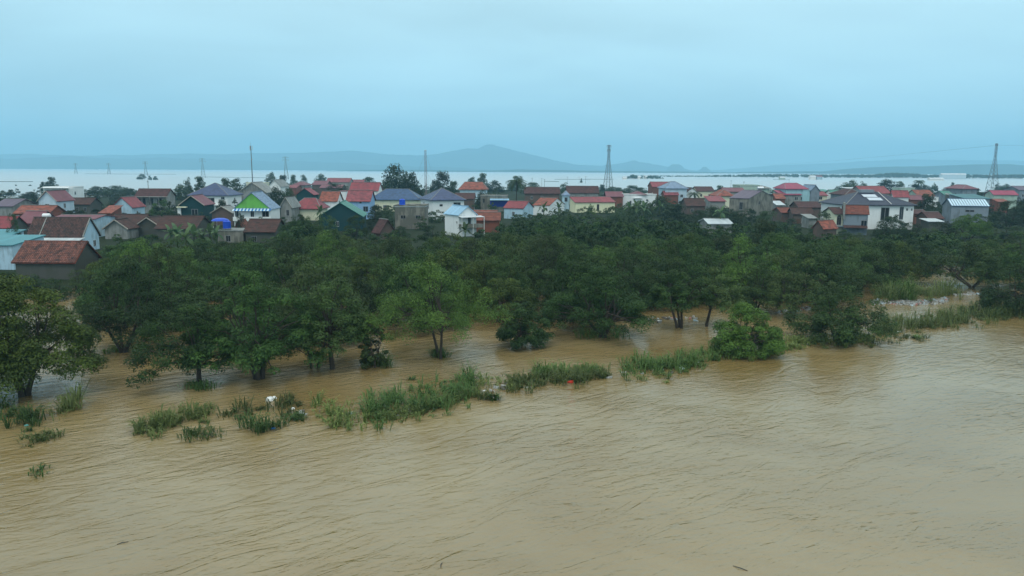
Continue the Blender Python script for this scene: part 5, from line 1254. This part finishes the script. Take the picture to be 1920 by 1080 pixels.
far_wood('distant_wood', 'darker wooded point on the far shore at the right edge', [(1765, 329), (1790, 326), (1830, 328), (1870, 327), (1900, 327), (1960, 326)], 1850, 9, 43, 260, 3.2)
far_wood('distant_wood', 'small grove islands on the far shore behind the lattice tower', [(1168, 331), (1180, 327), (1194, 331), (1215, 329), (1232, 332)], 1400, 9, 44, 60)
for lab, px, y, w_, D, wm, rm_ in [('tiny white gabled house on the far shore right of the lattice tower', 1172, 333, 7, 1300, 'white', 'white'), ('small white house on the far shore', 1199, 332, 4, 1350, 'white', 'white'), ('little white shed on the far shore', 1211, 331, 5, 1400, 'white', 'white'),
                               ('white building on the far shore above the magenta roofs', 1525, 331, 10, 1450, 'white', 'white'), ('pinkish building on the far shore right of the white one', 1537, 331, 10, 1450, 'lightblue', 'pink'), ('low pale building on the far shore left of the pinkish one', 1468, 333, 9, 1450, 'whitegreen', 'white'),
                               ('long white roofed factory on the far shore at right', 1789, 327, 46, 1700, 'whiteblue', 'white'), ('pale long shed at the water line of the far shore at right', 1757, 335, 26, 1400, 'white', 'white')]:
    p = atd(px, y, D)
    house(lab, px - w_ / 2, px + w_ / 2, y, y - 2, 5, D=D, wall=wm, roof=rm_, dep=10, win=None, cat='building', name='building', over=.5, base=-1)
for lab, px, yt, w_, D, i in [('dark clump of drowned trees out on the flooded plain at left', 265, 325.5, 17, 1050, 0), ('small drowned tree right of the dark clump on the plain', 281, 329, 7, 1000, 1), ('lower drowned bush further right of the dark clump', 291, 329.5, 9, 1000, 4), ('lone drowned tree on the plain at far left', 30, 346, 4, 650, 3), ('little drowned bush on the plain above the white hall', 56, 346, 6, 650, 1), ('tiny drowned bush right of the white hall', 144, 351, 5, 600, 4), ('drowned scrub right of the feathery trees at far right', 1752, 343, 9, 640, 6), ('drowned scrub tuft by the feathery trees', 1757, 347, 7, 620, 4),
                              ('drowned bush at far left by the picture edge', 3, 351, 5, 600, 0), ('drowned bush beside the poles behind the coconut palm', 1090, 334, 4, 950, 5)]:
    vtree(lab, px, yt, w_, D, i, LEAF_TOWN, base=-.3)
M = MB()
for (xa, ya, xb, yb) in [(1040, 336.5, 1106, 336.5), (1098, 336.2, 1150, 336.5), (1020, 340, 1048, 341), (0, 341, 60, 341), (380, 332, 520, 334), (1450, 337, 1480, 337.5), (160, 326, 330, 327)]:
    a, b = atz(xa, ya), atz(xb, yb); M.slab(a + Vector((0, -1.4, .5)), b + Vector((0, -1.4, .5)), b + Vector((0, 1.4, .5)), a + Vector((0, 1.4, .5)), 1.0)
o = M.build('embankment', plain('mud_bank', (0.05, 0.055, 0.04), .95)); tag(o, 'thin dark crests of drowned dikes on the plain', kind='structure')

# ------------------------------------------------------------------ reeds and scrub along the drowned bank
REED = leafmat('reed', (0.065, 0.105, 0.026), (0.21, 0.26, 0.08), rnd=.2, alt=(0.15, 0.17, 0.06), trans=.35)
SCRUB = leafmat('scrub', (0.040, 0.088, 0.022), (0.115, 0.205, 0.052), rnd=.25, trans=.3)
def reeds(rng, spots, V, F, T):
    """each spot x, y, radius, height, count: thin arching blades fanning from a few roots, with leafy side shoots"""
    for (x, y, r, h_, nb) in spots:
        base_t = rng.random() * .5
        for k in range(nb):
            a = rng.random() * 6.283; q = r * rng.random(); bx, by = x + math.cos(a) * q, y + math.sin(a) * q
            L_ = h_ * (.35 + .85 * rng.random() ** .8); an = a + rng.gauss(0, .9); ln = .25 + .95 * rng.random()
            dx, dy = math.cos(an) * ln, math.sin(an) * ln
            w_ = .012 + .022 * rng.random(); px_, py_ = -math.sin(an) * w_, math.cos(an) * w_
            t = min(1, base_t + rng.random() * .5); n0 = len(V)
            V += [(bx - px_, by - py_, -.15), (bx + px_, by + py_, -.15), (bx + dx * L_ * .4 + px_ * 1.3, by + dy * L_ * .4 + py_ * 1.3, L_ * .6), (bx + dx * L_ * .4 - px_ * 1.3, by + dy * L_ * .4 - py_ * 1.3, L_ * .6)]
            e = (bx + dx * L_ * 1.05, by + dy * L_ * 1.05, L_ * (.98 - .45 * ln))
            V += [e, e]; F += [(n0, n0 + 1, n0 + 2, n0 + 3), (n0 + 3, n0 + 2, n0 + 4, n0 + 5)]; T += [t * .7] * 4 + [t] * 2
            if k % 2 == 0:
                for m_ in range(3):
                    f = .3 + .7 * rng.random(); c = np.array([bx + dx * L_ * f * .8, by + dy * L_ * f * .8, L_ * f * .85]); a2 = rng.random() * 6.283; s_ = .12 + .16 * rng.random()
                    d2 = np.array([math.cos(a2), math.sin(a2), rng.uniform(-.2, .7)]) * s_; sd = np.array([-math.sin(a2), math.cos(a2), 0]) * s_ * .16; n0 = len(V)
                    V += [tuple(c), tuple(c + d2 * .5 + sd), tuple(c + d2), tuple(c + d2 * .5 - sd)]; F.append((n0, n0 + 1, n0 + 2, n0 + 3)); T += [t] * 4
def mass(name, label, path, width_px, h_, seed, dens=1.0, mat=None, n=None):
    """path of pixel points along the drowned bank: a band of many clumps"""
    rng = random.Random(seed); V = []; F = []; T = []
    spots = []
    tot = sum(math.hypot(path[i + 1][0] - path[i][0], path[i + 1][1] - path[i][1]) for i in range(len(path) - 1))
    n = n or int(tot / 4.6 * dens)
    holes = [rng.random() * (len(path) - 1) for _ in range(int(tot / 45))]
    for k in range(n):
        f = rng.random() * (len(path) - 1); i = int(f); f -= i
        if any(abs(i + f - q_) < .05 for q_ in holes) and rng.random() < .8: continue
        px = path[i][0] * (1 - f) + path[i + 1][0] * f
        py = path[i][1] * (1 - f) + path[i + 1][1] * f + rng.gauss(0, .85) * width_px
        P = atz(px + rng.uniform(-4, 4), py, 0)
        hh = h_ * (.18 + .85 * rng.random() ** 1.6)
        spots.append((P.x, P.y, rng.uniform(.12, .6), hh, int(rng.uniform(5, 21))))
    reeds(rng, spots, V, F, T)
    o = link(name, np_mesh(name, np.array(V), np.array(F), mat or REED, np.array(T))); tag(o, label, kind='stuff'); return o
mass('reeds', 'green reeds at the foot of the big olive tree, left edge', [(0, 772), (40, 790), (70, 796)], 14, 1.3, 1, 2.0, SCRUB)
mass('reeds', 'thin pale reeds right of the olive tree foot', [(100, 768), (128, 772), (148, 758)], 10, 2.2, 2, 1.6)
mass('reeds', 'sparse drowned weeds low at the left edge', [(35, 830), (70, 826), (110, 814)], 5, .7, 3, .9)
mass('reeds', 'spreading reed patch left of the white bag', [(262, 808), (300, 798), (340, 786), (392, 774)], 10, 1.3, 4, 2.2)
mass('reeds', 'sparse brownish reeds round the white bag', [(425, 776), (460, 768), (520, 764), (560, 760)], 8, 1.2, 5, 1.1)
mass('reeds', 'loose reeds between the white bag and the dense reed bed', [(592, 775), (640, 780), (690, 782)], 14, 1.2, 6, 1.7)
mass('reeds', 'dense dark reed bed in the middle of the drowned bank', [(690, 770), (740, 762), (800, 748), (850, 738), (890, 724)], 18, 1.5, 7, 3.6, SCRUB)
mass('reeds', 'reed fringe in front of the dense reed bed', [(700, 784), (750, 782), (790, 770), (850, 752), (895, 738)], 6, .9, 8, 2.2)
mass('reeds', 'long reed bed with a red floating object', [(955, 722), (1010, 712), (1070, 710), (1140, 702)], 8, 1.3, 9, 3.6)
mass('reeds', 'taller dark reeds behind the long reed bed', [(1000, 700), (1060, 700), (1120, 700)], 5, 1.5, 10, 2.0, SCRUB)
mass('reeds', 'bushy reed bed leading to the bright green bush', [(1170, 692), (1220, 690), (1270, 690), (1300, 680), (1350, 664)], 9, 1.5, 11, 4.0, SCRUB)
mass('reeds', 'weeds round the foot of the two bank bushes', [(1340, 664), (1400, 666), (1460, 660), (1500, 642), (1560, 640), (1640, 634)], 6, .9, 12, 4.0)
mass('reeds', 'long green reed bank running to the right edge', [(1636, 620), (1700, 612), (1760, 604), (1820, 598), (1880, 590), (1930, 582)], 8, 1.7, 13, 5.2)
mass('reeds', 'darker reeds behind the long reed bank', [(1800, 588), (1850, 580), (1900, 572)], 7, 1.8, 14, 3.0, SCRUB)
mass('reeds', 'tall pale reed thicket between the grove and the trash raft', [(1640, 556), (1690, 556), (1740, 554), (1800, 548)], 8, 3.2, 15, 3.6)
mass('reeds', 'brighter green reed clump at the left end of the thicket', [(1666, 556), (1710, 558)], 4, 3.4, 16, 6.0, LEAF_BRIGHT)
mass('reeds', 'sparse drowned twigs in front of the long reed bank', [(1620, 646), (1680, 640), (1700, 632), (1735, 636)], 4, .7, 17, .8)
mass('reeds', 'scattered weeds in the water between reed beds', [(890, 716), (930, 716), (960, 728)], 6, .8, 18, 1.2)
mass('reeds', 'weeds standing in the water under the umbrella tree', [(720, 636), (745, 636)], 3, 1.2, 19, 1.6)
mass('reeds', 'faint thin weeds right of the long reed bed', [(1160, 712), (1220, 712), (1250, 706)], 4, .5, 31, .5)
def tuft(label, px, py, r, h_, nb, seed, mat=REED, name='weed_clump', group=None):
    rng = random.Random(seed); V = []; F = []; T = []; P = atz(px, py)
    reeds(rng, [(rng.uniform(-r, r), rng.uniform(-r, r) * .8, r * .8, h_ * rng.uniform(.5, 1.0), int(nb * .45)) for _ in range(4)], V, F, T)
    o = link(name, np_mesh(name, np.array(V), np.array(F), mat, np.array(T))); o.location = P; tag(o, label, 'weeds', group or 'weed clumps in the flood water')
tuft('dark green weed clump floating low, front left of the bank', 386, 822, 1.1, .75, 80, 1, SCRUB)
tuft('bushy dark clump just left of the blue scrap', 488, 806, .9, 1.4, 110, 2, SCRUB)
tuft('flat little dark plant right of the white bag', 562, 788, .6, .6, 70, 3, SCRUB)
tuft('small pale tuft at the left end of the reed fringe', 640, 796, .4, .9, 40, 4)
tuft('single tuft off the right tip of the dense reed bed', 912, 750, .35, .9, 40, 5)
tuft('dark lone twig bush beside the single tuft', 928, 750, .25, .8, 30, 6, SCRUB)
tuft('half drowned sprig alone in the open water at lower left', 92, 884, .7, .5, 22, 7, SCRUB)
tuft('dark little sprig in front of the long reed bank', 1717, 634, .3, .7, 25, 8, SCRUB)
tuft('dark root clump at the foot of the leaning tree', 372, 722, 1.2, .9, 90, 9, SCRUB)
tuft('dark leafy foot between the two diverging trunks', 826, 668, .7, 1.0, 90, 10, SCRUB)
tuft('leafy foot of the small ragged tree', 712, 684, .9, 1.5, 110, 11, SCRUB)
tuft('dark weeds at the foot of the many stemmed tree at left', 226, 658, 0.9, .8, 90, 12, SCRUB)
tuft('leafy skirt round the trunks of the wide spreading tree', 1130, 630, 1.8, 1.4, 120, 13, SCRUB)

# ------------------------------------------------------------------ floating rubbish
FOAM = plain('foam_white', (0.75, 0.77, 0.76), .6)
def lump(name, label, cat, px, py, sx, sy, sz, mat, seed, rz=0.3, z=.0):
    rng = random.Random(seed); bm_v = []; n, m_ = 10, 6; V = []; F = []
    for j in range(m_ + 1):
        for i in range(n):
            th = math.pi * j / m_; ph = 2 * math.pi * i / n; k = 1 + rng.uniform(-.22, .22)
            V.append((math.sin(th) * math.cos(ph) * sx * k, math.sin(th) * math.sin(ph) * sy * k, math.cos(th) * sz * k))
    for j in range(m_):
        for i in range(n): F.append((j * n + i, (j + 1) * n + i, (j + 1) * n + (i + 1) % n, j * n + (i + 1) % n))
    o = link(name, np_mesh(name, np.array(V), np.array(F), mat)); P = atz(px, py); o.location = (P.x, P.y, z + sz * .25); o.rotation_euler = (0, 0, rz); tag(o, label, cat); return o
lump('plastic_bag', 'big crumpled white bag caught in the reeds left of centre', 'bag', 506, 751, .30, .24, .22, FOAM, 1)
lump('plastic_bag', 'small white bag stuck right beside the big crumpled one', 'bag', 515, 747, .15, .15, .13, FOAM, 2)
lump('foam_float', 'tiny white float right of the big crumpled bag', 'float', 549, 767, .12, .12, .09, FOAM, 3)
lump('plastic_scrap', 'blue plastic scrap in front of the bushy dark clump', 'rubbish', 512, 804, .18, .12, .08, plain('scrap_blue', (0.04, 0.18, 0.45), .5), 4)
lump('plastic_scrap', 'pale turquoise scrap in the dense reed bed', 'rubbish', 779, 762, .2, .14, .1, plain('scrap_turq', (0.12, 0.38, 0.36), .5), 5)
o = lump('plastic_tub', 'red plastic tub floating at the long reed bed', 'tub', 1071, 717, .34, .2, .12, plain('scrap_red', (0.55, 0.03, 0.015), .45), 6)
lump('plastic_bag', 'pale grey bag at the left end of the dense reed bed', 'bag', 722, 762, .16, .14, .12, plain('scrap_grey', (0.35, 0.37, 0.36), .6), 7)
lump('plastic_scrap', 'turquoise dot of plastic in the reeds at the left edge', 'rubbish', 50, 798, .13, .1, .07, plain('scrap_turq', (0.12, 0.38, 0.36), .5), 8)
lump('foam_float', 'white foam piece by the single tuft', 'float', 908, 733, .16, .08, .05, FOAM, 9)
lump('plastic_bag', 'whitish crumpled bag in the bushy reed bed at right', 'bag', 1278, 692, .28, .2, .14, plain('scrap_pale', (0.5, 0.58, 0.6), .5), 10)
lump('foam_float', 'white sliver of foam right of the whitish crumpled bag', 'float', 1306, 680, .3, .1, .05, FOAM, 11)
lump('foam_float', 'white sliver of foam at the left foot of the bushy reed bed', 'float', 1170, 698, .3, .1, .05, plain('scrap_grey', (0.35, 0.37, 0.36), .6), 12)
lump('foam_float', 'white foam drifting among trunks right of the wide spreading tree', 'float', 1236, 602, .3, .14, .1, FOAM, 13)
lump('foam_float', 'white foam piece in front of the long reed bank', 'float', 1684, 622, .3, .12, .05, FOAM, 14)
lump('foam_float', 'small white float under the big dark bush tree', 'float', 1514, 646, .14, .1, .06, FOAM, 15)
for i, (px, py, s) in enumerate([(230, 1019, .22), (828, 1060, .2), (1388, 1066, .3)]):
    P = atz(px, py); o = MB().tube([(-s, 0, 0), (0, .03, .03), (s, .0, .01)], [.012, .02, .01], 5).build('twig', BARK); o.location = (P.x, P.y, .01); o.rotation_euler = (0, 0, .5 + i)
    tag(o, ['small dark twig floating in the open water at lower left', 'small twig near the bottom edge of the picture', 'thin drifting stick near the bottom right of centre'][i], 'twig')
def raft(name, label, path, width, n, seed):
    rng = random.Random(seed); M = MB()
    V = []; F = []
    for k in range(n):
        f = rng.random() * (len(path) - 1); i = int(f); f -= i
        px = path[i][0] * (1 - f) + path[i + 1][0] * f; py = path[i][1] * (1 - f) + path[i + 1][1] * f + rng.gauss(0, .45) * width
        P = atz(px, py); a = rng.random() * 3.14; s = rng.uniform(.05, .26) * (1.8 if rng.random() < .08 else 1); w_ = s * rng.uniform(.3, .8); z = rng.uniform(.02, .14); n0 = len(V); tl = rng.uniform(-.1, .1)
        for (u_, v_) in ((-1, -1), (1, -1), (1, 1), (-1, 1)):
            V.append((P.x + math.cos(a) * u_ * s - math.sin(a) * v_ * w_, P.y + math.sin(a) * u_ * s + math.cos(a) * v_ * w_, z + tl * u_ + .02))
        for q in range(4): V.append((V[n0 + q][0], V[n0 + q][1], -.05))
        F += [(n0, n0 + 1, n0 + 2, n0 + 3), (n0, n0 + 4, n0 + 5, n0 + 1), (n0 + 1, n0 + 5, n0 + 6, n0 + 2), (n0 + 2, n0 + 6, n0 + 7, n0 + 3), (n0 + 3, n0 + 7, n0 + 4, n0)]
    T = np.repeat(np.array([rng.random() for _ in range(n)]), 8)
    mt, t, b = newmat('rubbish'); at = t.nodes.new('ShaderNodeAttribute'); at.attribute_name = 'tint'; r = t.nodes.new('ShaderNodeValToRGB'); r.color_ramp.interpolation = 'CONSTANT'
    e = r.color_ramp.elements; e[0].color = (.30, .31, .30, 1); e[1].position = .35; e[1].color = (.22, .22, .19, 1); 
    for p_, c_ in ((.6, (.08, .07, .05)), (.86, (.3, .4, .45)), (.95, (.3, .12, .1))): q = e.new(p_); q.color = (*c_, 1)
    t.links.new(at.outputs['Fac'], r.inputs[0]); t.links.new(r.outputs[0], b.inputs['Base Color'])
    o = link(name, np_mesh(name, np.array(V), np.array(F), mt, T)); tag(o, label, kind='stuff')
raft('litter', 'raft of white and grey floating rubbish in front of the reed thicket', [(1636, 566), (1700, 568), (1740, 568), (1778, 562)], 5, 420, 1)
raft('litter', 'thin line of rubbish along the far pool at right', [(1790, 553), (1860, 550)], 2, 60, 2)
raft('litter', 'rubbish caught among trunks left of the big dark bush', [(1460, 586), (1486, 582), (1520, 578)], 4, 90, 3)
raft('litter', 'scattered rubbish between the trunks in the blue grey water', [(1215, 600), (1262, 598), (1310, 596)], 5, 36, 4)
raft('litter', 'bits of foam drifting in the reed beds', [(560, 776), (700, 776), (780, 766), (900, 738), (1100, 706), (1300, 690)], 12, 40, 5)
